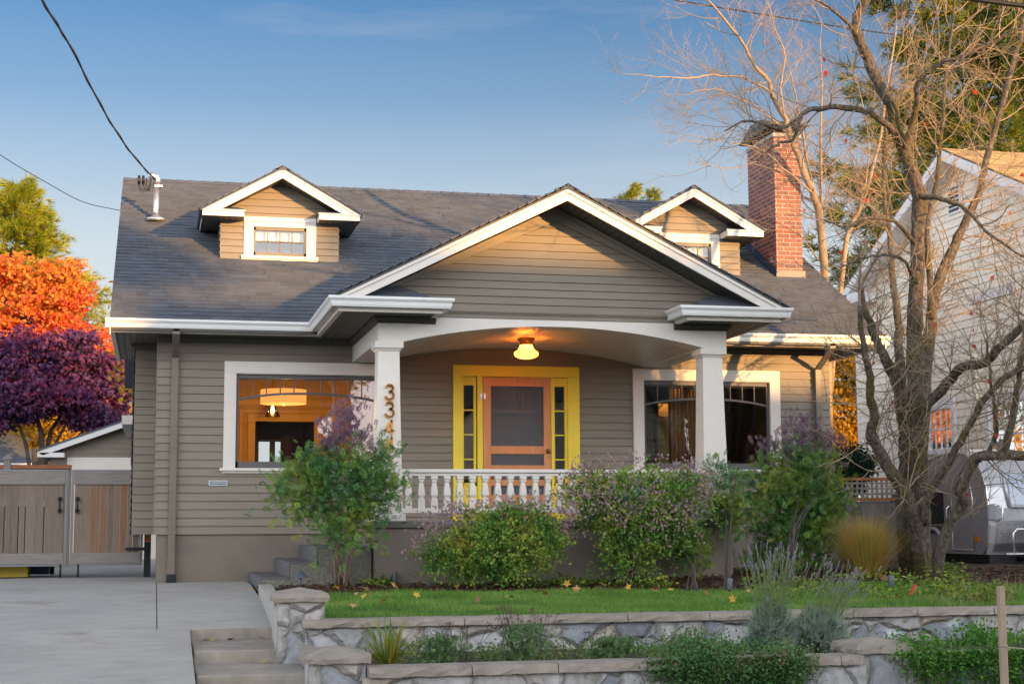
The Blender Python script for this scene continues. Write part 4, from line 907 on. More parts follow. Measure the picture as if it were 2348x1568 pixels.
# yard, lawn, terrace
b = MB(); XS = np.linspace(1.22, 16, 38); YS = np.linspace(-6.9, 2.5, 26)
for i in range(len(XS)-1):
    for j in range(len(YS)-1):
        q = [(XS[i], YS[j]), (XS[i+1], YS[j]), (XS[i+1], YS[j+1]), (XS[i], YS[j+1])]
        b.add([(x, y, zl(x, y)-.012+.012*math.sin(x*3.1+y*4.7)) for x, y in q], [(0, 1, 2, 3)], 0, True)
tag(b.build('planting_bed', T['mulch']), kind='structure')
edge = [on_yard(px, py) for px, py in ((742, 1362), (900, 1356), (1100, 1357), (1350, 1354), (1600, 1353), (1750, 1357), (1900, 1354), (2040, 1352), (2170, 1346), (2290, 1346), (2400, 1342))]
ex_ = [p[0] for p in edge]; ey_ = [p[1] for p in edge]
def lawn_back(x): return float(np.interp(x, ex_, ey_))
b = MB(); XS = np.linspace(1.28, 15.5, 60)
for i in range(len(XS)-1):
    xa, xb = XS[i], XS[i+1]
    for k in range(8):
        q = [(xa, -6.86+(lawn_back(xa)+6.86)*k/8), (xb, -6.86+(lawn_back(xb)+6.86)*k/8), (xb, -6.86+(lawn_back(xb)+6.86)*(k+1)/8), (xa, -6.86+(lawn_back(xa)+6.86)*(k+1)/8)]
        b.add([(x, y, zl(x, y)+.006) for x, y in q], [(0, 1, 2, 3)], 0, True)
tag(b.build('lawn', T['lawn']), kind='structure')
N = 130000; X = rng.uniform(1.3, 13.5, N); Yb = np.interp(X, ex_, ey_)+rng.normal(0, .05, N)+.06*np.sin(X*5); Y = -6.84+(Yb+6.84)*rng.random(N)
Z = np.array([zl(x, y) for x, y in zip(X, Y)]); P = np.stack([X, Y, Z], 1)
D = np.stack([rng.normal(0, .35, N), rng.normal(0, .35, N), np.ones(N)], 1)
tag(cloud('lawn_grass', *BLADE, P, rotdir(D, .1), np.stack([np.full(N, .006), rng.uniform(.02, .052, N)*(1+.35*np.sin(X*2.3+np.sin(Y*4))*np.sin(Y*3.1+X)), np.full(N, .05)], 1),
    leafmat('grass_blade', [(.06, .15, .02), (.11, .25, .03), (.18, .33, .05), (.30, .36, .11)], .3, 1.6, mixn=.55)), 'short green autumn grass of the front lawn', 'grass', kind='stuff')
b = MB(); b.box(1.3, 16, -9.05, -6.98, -1.5, -1.075); tag(b.build('terrace_soil', T['soil']), kind='structure')
N = 9000; X = rng.uniform(1.4, 12, N); Y = np.interp(X, ex_, ey_)+rng.uniform(-.04, 2.6, N); P = np.stack([X, Y, [zl(x, y)+.012 for x, y in zip(X, Y)]], 1)
tag(cloud('mulch_chips', *LEAF, P, rotflat(rng.normal(size=(N, 3))*[1, 1, .1], .1, .5), np.stack([rng.uniform(.02, .04, N), rng.uniform(.04, .09, N), np.full(N, .05)], 1), leafmat('bark_chip', [(.03, .016, .01), (.07, .035, .02), (.11, .055, .03), (.05, .025, .016)], 0., 3.)), 'reddish brown bark mulch under the shrubs', 'mulch', kind='stuff')

# ================================================================ STONE WALLS
def cap_run(mb, x0, x1, y0, y1, z0, z1, mi):
    x = x0; r = random.Random(5)
    while x < x1-.05:
        L = min(r.uniform(.62, .82), x1-x); n = 10; v = []
        for k in range(n+1):             # rock-faced front edge
            xx = x+.004+(L-.008)*k/n; v += [(xx, y0-r.uniform(-.004, .012), z0+r.uniform(0, .006)), (xx, y0-r.uniform(-.006, .014), (z0+z1)/2+r.uniform(-.012, .012)), (xx, y0+r.uniform(.0, .008), z1-r.uniform(0, .004)), (xx, y1, z1-r.uniform(0, .004)), (xx, y1, z0)]
        f = [(k*5+j, (k+1)*5+j, (k+1)*5+(j+1) % 5, k*5+(j+1) % 5) for k in range(n) for j in range(5)]+[(0, 1, 2, 3, 4), tuple(n*5+j for j in (4, 3, 2, 1, 0))]
        mb.add(v, f, mi); x += L
def stone_face(mb, x0, x1, z0, z1, y0, y1):
    mb.box(x0, x1, y0, y1, z0, z1)
def pillar(x0, x1, y0, y1, zb, zc, label):
    t = thing('stone_pillar', ((x0+x1)/2, (y0+y1)/2, zb), label, 'pillar', 'stone garden pillars')
    b = MB(); b.box(x0+.035, x1-.035, y0+.035, y1-.035, zb, zc); b.build('shaft', T['stone'], t)
    b = MB(); r = random.Random(int(x0*100)); n = 7; xm, ym = (x0+x1)/2, (y0+y1)/2; ring = []
    per = [(x0+(x1-x0)*k/n, y0) for k in range(n)]+[(x1, y0+(y1-y0)*k/n) for k in range(n)]+[(x1-(x1-x0)*k/n, y1) for k in range(n)]+[(x0, y1-(y1-y0)*k/n) for k in range(n)]
    m = len(per); vs = []
    for z, sh in ((zc, .0), (zc+.035, -.006), (zc+.062, .006), (zc+.072, .02)):
        for x, y in per:
            s = 1-(sh+r.uniform(-.008, .008))/((x1-x0)/2); vs.append((xm+(x-xm)*s, ym+(y-ym)*s, z+r.uniform(-.004, .004)))
    vs += [(xm, ym, zc+.115), (xm, ym, zc)]
    fs = [(l*m+i, l*m+(i+1) % m, (l+1)*m+(i+1) % m, (l+1)*m+i) for l in range(3) for i in range(m)]+[(3*m+i, 3*m+(i+1) % m, 4*m) for i in range(m)]+[((i+1) % m, i, 4*m+1) for i in range(m)]
    b.add(vs, fs); b.build('cap', T['cap'], t)
t = thing('retaining_wall', (6, -7.05, -1.1), 'upper stone-faced retaining wall with slab caps along the lawn', 'wall')
b = MB(); stone_face(b, 1.28, 15, -1.6, -.855, -7.07, -6.87); b.box(1.255, 1.28, -7.05, -6.5, -1.6, -.86); b.build('stone_facing', T['stone'], t)
b = MB(); cap_run(b, 1.22, 15, -7.115, -6.80, -.853, -.785, 0); b.box(1.20, 1.40, -6.80, -6.56, -.853, -.785); b.build('wall_cap', T['cap'], t)
t = thing('retaining_wall', (5, -9.15, -1.6), 'lower stone retaining wall at the front, partly draped in ground cover', 'wall')
b = MB(); stone_face(b, 1.47, 5.33, -1.75, -1.075, -9.16, -8.98); stone_face(b, 5.72, 15, -1.75, -1.075, -9.16, -8.98); b.box(1.222, 1.262, -8.95, -7.08, -1.75, -1.03); b.build('stone_facing', T['stone'], t)
b = MB(); cap_run(b, 1.50, 5.30, -9.20, -8.92, -1.073, -1.0, 0); cap_run(b, 5.74, 15, -9.20, -8.92, -1.073, -1.0, 0); b.box(1.20, 1.30, -8.93, -7.12, -1.03, -.985); b.build('wall_cap', T['cap'], t)
pillar(.99, 1.455, -7.03, -6.57, -1.75, -.635, 'stone pillar with slab cap at the top of the steps')
pillar(1.06, 1.53, -9.10, -8.63, -1.85, -.975, 'lower stone pillar beside the bottom steps')
pillar(5.28, 5.76, -9.12, -8.65, -1.85, -1.0, 'stone pillar between the lavender and the trailing ground cover')

# ================================================================ LEFT SIDE: gates, bins, garage
def gate_leaf(x0, x1, label, planks, gaps):
    y = 2.6; z0, z1 = -.545, .815
    t = thing('driveway_gate', ((x0+x1)/2, y, z0), label, 'gate', 'driveway gate leaves')
    b = MB(); r = random.Random(int(x1*50)); x = x0+.05
    while x < x1-.04:
        w = r.uniform(.075, .135); w = min(w, x1-.04-x); b.box(x, x+w, y+.0, y+.02, z0+.05, z1-.03-r.uniform(0, .0)); x += w+(r.choice((.002, .003, .012, .022)) if gaps else r.uniform(.001, .003))
    b.build('plank', T['cedar'], t)
    for za, zb in ((z1-.21, z1-.03), (z0+.03, z0+.185)):
        b = MB(); b.box(x0+.035, x1-.035, y-.03, y-.002, za, zb); b.build('rail', T['cedarv'], t, bevel=.004)
    b = MB(); b.box(x0, x0+.035, y-.02, y+.02, z0, z1); b.box(x1-.035, x1, y-.02, y+.02, z0, z1); b.box(x0+.035, x1-.035, y-.02, y+.02, z1-.028, z1); b.box(x0+.035, x1-.035, y-.02, y+.02, z0, z0+.028); b.build('frame', T['steel'], t)
    return t
gl = gate_leaf(-3.1, -1.215, 'left leaf of the weathered cedar driveway gate with gaps between planks', 14, True)
gr = gate_leaf(-1.165, -.16, 'right leaf of the cedar driveway gate next to the house', 9, False)
for t, x in ((gl, -1.315), (gr, -1.075)):
    b = MB(); b.tube([(x, 2.55, .40), (x, 2.51, .36), (x, 2.51, .28), (x, 2.55, .23)], .012, 8); b.box(x-.028, x+.028, 2.555, 2.57, .375, .43); b.box(x-.028, x+.028, 2.555, 2.57, .20, .255); b.build('handle', T['black'], t)
    b = MB(); b.tube([(x+.03, 2.58, -.52), (x+.03, 2.58, -.70)], .014, 8); b.build('drop_bolt', T['black'], t)
t = thing('gate_post', (-.09, 2.7, -.72), 'short dark timber gate post with black strap hinge by the house corner', 'post')
b = MB(); b.box(-.14, -.045, 2.62, 2.72, -.72, .0); b.build('post', T['rust'], t)
b = MB(); b.box(-.40, -.045, 2.54, 2.555, -.335, -.29); b.box(-.14, -.045, 2.602, 2.62, -.72, -.22); b.build('strap_hinge', T['black'], t)
def bin_(x, y, mat, label, h=1.0, lid='bin_lid'):
    t = thing('wheeled_bin', (x, y, -.70), label, 'bin', 'wheeled bins behind the gate')
    b = MB(); b.add([(x-.22, y-.24, -.68), (x+.22, y-.24, -.68), (x+.22, y+.24, -.68), (x-.22, y+.24, -.68), (x-.28, y-.32, -.7+h), (x+.28, y-.32, -.7+h), (x+.28, y+.32, -.7+h), (x-.28, y+.32, -.7+h)], [(0, 1, 5, 4), (1, 2, 6, 5), (2, 3, 7, 6), (3, 0, 4, 7), (0, 3, 2, 1)]); b.box(x-.29, x+.29, y-.345, y-.32, -.78+h, -.70+h); b.build('body', T[mat], t, bevel=.015)
    b = MB(); b.prism([(y-.36, -.695+h), (y+.33, -.695+h), (y+.30, -.61+h), (y-.30, -.63+h)], 'X', x-.30, x+.30); b.build('lid', T[lid], t, bevel=.01)
    for sx in (-.24, .24):
        b = MB(); b.tube([(x+sx-.03, y+.24, -.60), (x+sx+.03, y+.24, -.60)], .10, 14); b.build('wheel', T['black'], t)
bin_(-2.22, 3.6, 'bin_green', 'green wheeled bin showing through the gate gaps, left one'); bin_(-1.72, 3.7, 'bin_blue', 'dark blue wheeled bin behind the gate, right of the green one')
t = thing('crate', (-2.05, 3.1, -.70), 'low yellow crate showing under the left gate leaf', 'crate')
b = MB()
for q in ((-2.4, -1.75, 2.9, 2.92), (-2.4, -1.75, 3.3, 3.32)): b.box(*q, -.70, -.54)
b.box(-2.4, -2.38, 2.92, 3.3, -.70, -.54); b.box(-1.77, -1.75, 2.92, 3.3, -.70, -.54); b.box(-2.38, -1.77, 2.92, 3.3, -.70, -.68); b.build('tray', T['bin_yellow'], t)
# detached garage
GY = 16.; gx = -.77; t = thing('garage', (gx, GY, -.75), 'detached taupe garage with white door at the end of the driveway', 'garage')
b = MB(); lap(b, gx-1.55, gx+1.55, -.75, 1.66, GY, .115); lap_gable(b, gx, 1.66, 2.32, .40, GY, .115); b.box(gx-1.55, gx+1.55, GY+.01, GY+5, -.75, 1.66); b.build('wall', T['siding'], t)
b = MB(); ra = .37
for sg in (-1, 1): b.prism([(gx, 2.40), (gx+sg*1.85, 2.40-ra*1.85), (gx+sg*1.85, 2.36-ra*1.85), (gx, 2.36)], 'Y', GY-.36, GY+5.2)
b.build('roof', T['shingle'], t)
b = MB()
for sg in (-1, 1):
    b.prism([(gx, 2.358), (gx+sg*1.84, 2.358-ra*1.84), (gx+sg*1.70, 2.23-ra*1.70), (gx, 2.23)], 'Y', GY-.34, GY-.29)
    a_, c_ = gx+sg*1.24, gx+sg*1.82; b.box(min(a_, c_), max(a_, c_), GY-.34, GY-.02, 1.56, 1.66)
b.build('bargeboard', T['gutter'], t)
b = MB(); b.box(-1.96, .42, GY-.05, GY-.005, 1.28, 1.57); b.box(-1.96, -1.80, GY-.05, GY-.005, -.75, 1.28); b.box(-1.80, .42, GY-.03, GY-.005, -.75, 1.28)
for k in range(1, 4): b.box(-1.80, .42, GY-.034, GY-.03, -.75+k*.5, -.74+k*.5)
b.build('garage_door', T['trim'], t)
# neighbour's fence and pale house on the far left
t = thing('cedar_fence', (-5.5, 9, -.7), 'red cedar fence with capped post behind the gate', 'fence')
b = MB(); b.box(-9, -1.5, 9.0, 9.03, -.7, 1.06); b.build('board', T['cedar'], t); b = MB(); b.box(-9, -1.5, 8.96, 9.08, 1.06, 1.13); b.build('top_rail', T['rust'], t)
for x in (-2.62, -5.1):
    b = MB(); b.box(x-.06, x+.06, 8.94, 9.06, -.7, 1.22); b.lathe([(.085, 1.22), (.085, 1.25), (.0, 1.32)], (x, 9.0, 0), 4, square=True); b.build('post', T['cedarv'], t)
p = atd(60, 1000, 60.); t = thing('neighbour_house', (p[0], p[1], -.8), 'pale green house glimpsed below the purple maple', 'house')
b = MB(); lap(b, p[0]-5, p[0]+.9, -.8, 2.5, p[1], .16); b.build('wall', T['palegreen'], t)
b = MB(); b.prism([(p[1]-.5, 2.45), (p[1]+4, 4.3), (p[1]+8.5, 2.45)], 'X', p[0]-5.4, p[0]+1.4); b.build('roof', T['shingle'], t)
b = MB(); b.box(p[0]-.9, p[0]-.75, p[1]-.05, p[1]-.02, -.8, 2.4); b.box(p[0]+.75, p[0]+.95, p[1]-.06, p[1]-.0, -.8, 2.5); b.box(p[0]-5.4, p[0]+1.4, p[1]-.56, p[1]-.50, 2.33, 2.47); b.build('trim_board', T['trim'], t)

# ================================================================ RIGHT SIDE: cream house, trailer, fence
NX = 14.3; t = thing('neighbour_house', (NX+4, 4, -.7), 'tall cream clapboard house on the right with multi-pane windows', 'house')
b = MB(); lap(b, -2.2, 9.35, -.7, 4.55, NX, .145, [(5.45, 6.35, 1.38, 2.10), (3.0, 4.2, .9, 2.1)], lean=.02, side='L')
ay, az, gs = 4.72, 6.55, .46; z = 4.55
while z < az-.02:
    zt = min(z+.145, az); a0, a1 = (az-z)/gs, (az-zt)/gs
    b.add([(NX-.024, ay+a0, z), (NX-.024, ay-a0, z), (NX-.004, ay-a1, zt), (NX-.004, ay+a1, zt), (NX, ay+a0, z), (NX, ay-a0, z)], [(0, 1, 2, 3), (4, 5, 1, 0)]); z += .145
b.quad((NX, 9.35, -.7), (NX+8, 9.35, -.7), (NX+8, 9.35, 4.55), (NX, 9.35, 4.55)); b.quad((NX, -2.2, -.7), (NX+8, -2.2, -.7), (NX+8, -2.2, 4.55), (NX, -2.2, 4.55))
b.build('wall', T['cream'], t)
b = MB(); hw = 4.5; zc_ = az+.22
for sg in (-1, 1):
    L = math.hypot(hw, hw*gs); cu, su = hw/L, hw*gs/L
    o_ = (NX-.45, ay+sg*hw, zc_-gs*hw); shingles(b, o_, (1, 0, 0), (0, -sg*cu, su), (0, sg*su, cu), 6., L, .14, .3)
    b.add([(NX-.44, ay, zc_-.02), (NX-.44, ay+sg*hw, zc_-gs*hw-.02), (NX+6, ay+sg*hw, zc_-gs*hw-.02), (NX+6, ay, zc_-.02)], [(0, 1, 2, 3)])
b.build('roof', T['tanroof'], t)
b = MB()
for sg in (-1, 1):
    b.prism([(ay, zc_-.03), (ay+sg*hw, zc_-.03-gs*hw), (ay+sg*(hw-.25), zc_-.22-gs*(hw-.25)), (ay, zc_-.22)], 'X', NX-.46, NX-.41)
    b.quad((NX-.42, ay, zc_-.2), (NX-.42, ay+sg*hw, zc_-.2-gs*hw), (NX, ay+sg*hw, zc_-.2-gs*hw), (NX, ay, zc_-.2))
    a_, c_ = ay+sg*(hw-.9), ay+sg*(hw+.02); b.box(NX-.46, NX, min(a_, c_), max(a_, c_), zc_-gs*hw-.22, zc_-gs*hw-.02)
b.box(NX-.03, NX-.0, 9.27, 9.38, -.7, 4.55); b.box(NX-.05, NX-.026, 3.2, 4.7, 3.9, 4.06); b.build('trim_board', T['creamtrim'], t)
def nwin(ya, yb, z0, z1, nx, nz):
    b = MB(); x = NX-.06; b.box(x, NX, ya-.13, ya, z0-.03, z1+.20); b.box(x, NX, yb, yb+.13, z0-.03, z1+.20); b.box(x, NX, ya, yb, z1, z1+.20); b.box(x-.03, NX, ya-.16, yb+.16, z0-.09, z0)
    w = b.build('window', T['creamtrim'], t); b = MB(); x = NX-.035
    for i in range(nx+1): yy = ya+(yb-ya)*i/nx; b.box(x, x+.03, yy-.016, yy+.016, z0, z1)
    for j in range(nz+1): zz = z0+(z1-z0)*j/nz; b.box(x+.002, x+.03, ya, yb, zz-.016, zz+.016)
    b.build('muntin', T['creamtrim'], w); b = MB(); b.quad((NX-.02, ya, z0), (NX-.02, yb, z0), (NX-.02, yb, z1), (NX-.02, ya, z1)); b.build('pane', glassmat('old_glass', (.25, .25, .25), 1.5), w)
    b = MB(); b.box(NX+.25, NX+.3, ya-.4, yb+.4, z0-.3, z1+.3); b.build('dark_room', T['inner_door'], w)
nwin(5.48, 6.32, 1.36, 2.10, 4, 2); nwin(3.05, 4.15, .95, 2.05, 2, 2)
b = MB(); b.box(NX-.04, NX-.01, 4.85, 5.30, 5.65, 6.2); w = b.build('gable_vent', T['creamtrim'], t); b = MB()
for k in range(6): b.box(NX-.052, NX-.04, 4.90, 5.25, 5.70+k*.08, 5.745+k*.08)
b.build('louvre', T['dark'], w)
b = MB(); b.tube([(NX-.04, 4.55, 3.02), (NX-.04, 4.55, 1.1)], .035, 8); b.build('downspout', T['cream'], t)
# teardrop trailer, nose to the street
t = thing('teardrop_trailer', (12.6, .9, -.60), 'small silver and grey teardrop camping trailer parked behind the bare tree', 'trailer')
TX0, TX1 = 11.6, 13.55
prof = [(-.10, -.46), (-.20, -.30), (-.26, -.05), (-.27, .2), (-.22, .5), (-.10, .74), (.08, .90), (.35, 1.0), (.7, 1.04), (1.2, 1.0), (1.9, .82), (2.6, .45), (3.1, .0), (3.2, -.30), (3.15, -.46)]
for x_ in (TX0, TX1):
    b = MB(); b.add([(x_, y, z) for y, z in prof], [tuple(range(len(prof)))]); b.build('side_panel', T['trailergrey'], t)
b = MB()
for (ya, za), (yb, zb) in zip(prof[:-1], prof[1:]): b.add([(TX0+.004, ya, za), (TX1-.004, ya, za), (TX1-.004, yb, zb), (TX0+.004, yb, zb)], [(0, 1, 2, 3)], 0, True)
b.quad((TX0, prof[0][0], prof[0][1]), (TX1, prof[0][0], prof[0][1]), (TX1, prof[-1][0], prof[-1][1]), (TX0, prof[-1][0], prof[-1][1])); b.build('shell', T['trailersilver'], t)
for x_ in (TX0, TX1):
    b = MB(); b.tube([(x_, y, z) for y, z in prof], .022, 8); b.build('edge_trim', T['chrome'], t)
dp = [(.05, -.40), (.05, .35), (.10, .55), (.20, .68), (.36, .74), (.52, .68), (.62, .55), (.66, .35), (.66, -.40)]
b = MB(); b.prism([(y+.10, z) for y, z in dp], 'X', TX0-.012, TX0+.01); d = b.build('door', T['trailergrey'], t)
b = MB(); b.tube([(TX0-.014, y+.10, z) for y, z in dp]+[(TX0-.014, .15, -.40)], .010, 6); b.build('door_frame', T['chrome'], d)
b = MB(); b.prism([(.44+.13*math.cos(a), .34+.20*math.sin(a)) for a in [i*2*math.pi/24 for i in range(24)]], 'X', TX0-.02, TX0-.011); b.build('porthole', T['darkglass'], d)
b = MB(); b.tube([(TX0-.02, .80, .25), (TX0-.06, .83, .20), (TX0-.06, .83, .0), (TX0-.02, .80, -.05)], .016, 8); b.build('grab_handle', T['chrome'], t)
b = MB(); b.box(TX0-.015, TX0+.01, 1.02, 1.60, -.02, .46); b.build('side_window', T['darkglass'], t, bevel=.01); b = MB(); b.box(TX0-.015, TX0+.01, 1.02, 1.60, -.16, -.05); b.build('vent_panel', T['dark'], t)
b = MB(); b.box(TX0-.008, TX0+.01, .86, .93, -.17, -.08); b.build('badge', T['bluelogo'], t); b = MB(); b.box(TX0-.03, TX0, .02, .10, -.28, -.20); b.build('marker_lamp', T['amber'], t)
b = MB(); b.box(TX0-.03, TX0+.10, -.30, -.20, .02, .26); b.build('corner_handle', T['trailergrey'], t, bevel=.03); b = MB(); b.tube([(TX0+.12, -.29, .24), (TX0+.18, -.33, .2), (TX0+.18, -.33, .06), (TX0+.12, -.29, .03)], .016, 8); b.build('corner_rail', T['chrome'], t)
def nose(x, z):
    y = float(np.interp(z, [p[1] for p in prof[:9]], [p[0] for p in prof[:9]])); return (x, y-.012, z)
b = MB(); zz = [.24, .36, .48, .60, .70]
for za, zb in zip(zz[:-1], zz[1:]): b.quad(nose(TX0+.35, za), nose(TX1-.35, za), nose(TX1-.35, zb), nose(TX0+.35, zb))
fw = b.build('front_window', T['paleglass'], t); b = MB(); b.tube([nose(TX0+.33, .22), nose(TX1-.33, .22), nose(TX1-.31, .48), nose(TX1-.33, .72), nose(TX0+.33, .72), nose(TX0+.30, .48), nose(TX0+.33, .22)], .03, 8); b.build('window_frame', T['trailersilver'], fw)
b = MB()
for za, zb in ((-.42, -.3), (-.3, -.15), (-.15, .02)): b.quad(nose(TX0+.12, za), nose(TX0+.62, za), nose(TX0+.62, zb), nose(TX0+.12, zb))
b.build('stone_guard', T['diamond'], t)
b = MB(); b.box(TX0+.66, TX0+1.3, -.62, -.20, -.42, .08); b.build('front_box', T['trailersilver'], t, bevel=.03)
b = MB(); b.tube([(TX0+.28, -.42, -.44), (TX0+.28, -.42, -.16), (TX0+.34, -.42, -.10), (TX0+.60, -.42, -.10), (TX0+.66, -.42, -.16), (TX0+.66, -.42, -.44)], .018, 8); b.tube([(TX0+.16, -.42, -.45), (TX1, -.42, -.45)], .018, 8); b.build('guard_rail', T['chrome'], t)
b = MB(); b.box(TX0+.05, TX1-.05, -.15, 3.1, -.60, -.46); b.tube([(TX0+.5, -.15, -.52), (TX0+1.0, -1.5, -.52)], .04, 6); b.tube([(TX1-.5, -.15, -.52), (TX0+1.0, -1.5, -.52)], .04, 6); b.build('chassis', T['black'], t)
for x in (TX0+.02, TX1-.22):
    b = MB(); b.tube([(x, 1.35, -.42), (x+.2, 1.35, -.42)], .27, 20); b.build('wheel', T['tyre'], t)
b = MB(); b.tube([(TX0-.02, 1.35+.33*math.cos(a), -.42+.33*math.sin(a)) for a in [R_(q) for q in range(0, 181, 15)]], .03, 8); b.build('mudguard', T['trailersilver'], t)
b = MB(); b.box(12.2, 12.7, 1.3, 1.8, 1.0, 1.12); b.build('roof_vent', T['trim'], t, bevel=.02)
# lattice-topped fence between the two houses
t = thing('lattice_fence', (11, 2.4, -.6), 'grey board fence topped with a cedar lattice strip behind the grass clump', 'fence'); fy = 2.4; fx0, fx1 = 9.4, 14.2
b = MB(); x = fx0; r = random.Random(4)
while x < fx1: w = r.uniform(.13, .15); b.box(x, x+w-.006, fy, fy+.02, -.65, .34); x += w
b.build('board', M('grey_fence_board', (.20, .185, .175), .85, 4., .3, 30, .3, stretch=(8, 8, .8), island=.4), t)
b = MB()
for k in range(int((fx1-fx0)/.085)): b.box(fx0+k*.085, fx0+k*.085+.035, fy, fy+.01, .395, .67)
for z in (.44, .525, .61): b.box(fx0, fx1, fy-.012, fy-.002, z, z+.03)
b.build('lattice', T['cedarv'], t)
b = MB()
for z0, z1 in ((.345, .395), (.67, .715)): b.box(fx0, fx1, fy-.04, fy+.05, z0, z1)
b.build('rail', T['rust'], t)

# ================================================================ BARE TREES
def smooth(P, k=4):
    P = [np.array(p) for p in P]; out = []
    for i in range(len(P)-1):
        p0, p1, p2, p3 = P[max(i-1, 0)], P[i], P[i+1], P[min(i+2, len(P)-1)]
        for j in range(k):
            s = j/k; out.append(.5*((2*p1)+(p2-p0)*s+(2*p0-5*p1+4*p2-p3)*s*s+(3*p1-p0-3*p2+p3)*s**3))
    return out+[P[-1]]
class Twigs:                          # fast collector of three-sided twig tubes
    def __init__(s): s.v = []; s.f = []; s.n = 0
    def add(s, pts, r0, r1):
        k = len(pts); P = np.array(pts); d = P[-1]-P[0]; d = d/(np.linalg.norm(d)+1e-9)
        a = np.cross(d, (.3, .5, .8)); a /= np.linalg.norm(a)+1e-9; b = np.cross(d, a); r = np.linspace(r0, r1, k)[:, None]
        V = np.stack([P+r*a, P+r*(-.5*a+.866*b), P+r*(-.5*a-.866*b)], 1).reshape(-1, 3); s.v.append(V)
        for i in range(k-1):
            o = s.n+3*i; s.f += [(o, o+1, o+4, o+3), (o+1, o+2, o+5, o+4), (o+2, o, o+3, o+5)]
        s.n += 3*k
    def build(s, name, mat, parent):
        off = np.array(LOC[parent.name]); V = np.concatenate(s.v)-off; me = bpy.data.meshes.new(name); N = len(s.f)
        me.vertices.add(len(V)); me.vertices.foreach_set('co', V.ravel()); me.loops.add(4*N); me.loops.foreach_set('vertex_index', np.array(s.f).ravel())
        me.polygons.add(N); me.polygons.foreach_set('loop_start', np.arange(N)*4); me.polygons.foreach_set('loop_total', np.full(N, 4)); me.update(calc_edges=True)
        me.materials.append(mat); o = bpy.data.objects.new(name, me); COL.objects.link(o); o.parent = parent; LOC[o.name] = tuple(off); return o
def grow(tw, rnd, p, d, L, r, lev, up=.25, kids=(5, 4, 3), curl=.35, tips=None):
    n = 5 if lev > 0 else 3; pts = [p]; d = d/np.linalg.norm(d); dirs = []
    for i in range(n):
        d = d+np.array([rnd.gauss(0, 1), rnd.gauss(0, 1), rnd.gauss(0, .8)])*curl*.5+np.array([0, 0, up*.35]); d /= np.linalg.norm(d)
        pts.append(pts[-1]+d*L/n); dirs.append(d.copy())
    tw.add(pts, r, r*.45)
    if tips is not None and lev == 0: tips.append(pts[-1])
    if lev > 0:
        for i in range(kids[-lev] if lev <= len(kids) else 3):
            t = rnd.uniform(.25, 1.); j = min(n-1, int(t*n)); q = pts[j]+(pts[j+1]-pts[j])*(t*n-j)
            e = np.array([rnd.gauss(0, 1) for _ in range(3)]); e -= dirs[j]*(e@dirs[j]); e /= np.linalg.norm(e)+1e-9
            grow(tw, rnd, q, dirs[j]*.75+e*.75, L*rnd.uniform(.4, .62), r*.5, lev-1, up, kids, curl, tips)
def bare_tree(name, label, base, limbs, mats, seed, twig_from=.35, dens=2.2, lev=2, Lr=(.5, 1.0), up=.25, thick=.88, leaves=0, leafcol=None):
    """limbs: list of ([(px, py)...], depth offsets (start, end), radii (start, end)) followed from the photo at the tree's own distance"""
    t = thing(name, base, label, 'tree'); rnd = random.Random(seed); tk = MB(); tw = Twigs(); tips = []
    for pts, (d0, d1), (r0, r1), opt in limbs:
        k = len(pts); P = smooth([atd(x, y, d0+(d1-d0)*i/(k-1)) for i, (x, y) in enumerate(pts)]); m = len(P)
        P = [p+np.array([rnd.gauss(0, .006) for _ in range(3)]) for p in P]
        rad = [max(.007, thick*(r0+(r1-r0)*i/(m-1))*rnd.uniform(.9, 1.12)) for i in range(m)]
        tk.tube(P, rad, 10 if r0 > .05 else 7)
        if opt <= 0: continue
        for i in range(int(m*twig_from) if opt < 2 else 1, m-1):
            seg = np.linalg.norm(P[i+1]-P[i])
            for _ in range(max(0, int(rnd.uniform(0, 2)*dens*opt*seg/.25+.5))):
                q = P[i]+(P[i+1]-P[i])*rnd.random(); dd = (P[i+1]-P[i])/max(seg, 1e-6); e = np.array([rnd.gauss(0, 1) for _ in range(3)]); e -= dd*(e@dd); e /= np.linalg.norm(e)+1e-9
                grow(tw, rnd, q, dd*.6+e*.9, rnd.uniform(*Lr), min(.010, rad[i]*.45), lev, up, tips=tips)
        dd = P[-1]-P[-2]; grow(tw, rnd, P[-1], dd, rnd.uniform(*Lr), rad[-1]*.8, lev, up, tips=tips)
    tk.build('trunk', mats[0], t); tw.build('twigs', mats[1], t)
    if leaves:
        rnd.shuffle(tips); pp = np.array(tips[:leaves]); cloud('red_leaves', *LEAF, pp, rotdir(np.tile([0, .2, -1.], (len(pp), 1)), .4), rng.uniform(.06, .09, len(pp)), leafcol, t)
    return t
E1 = 18.9
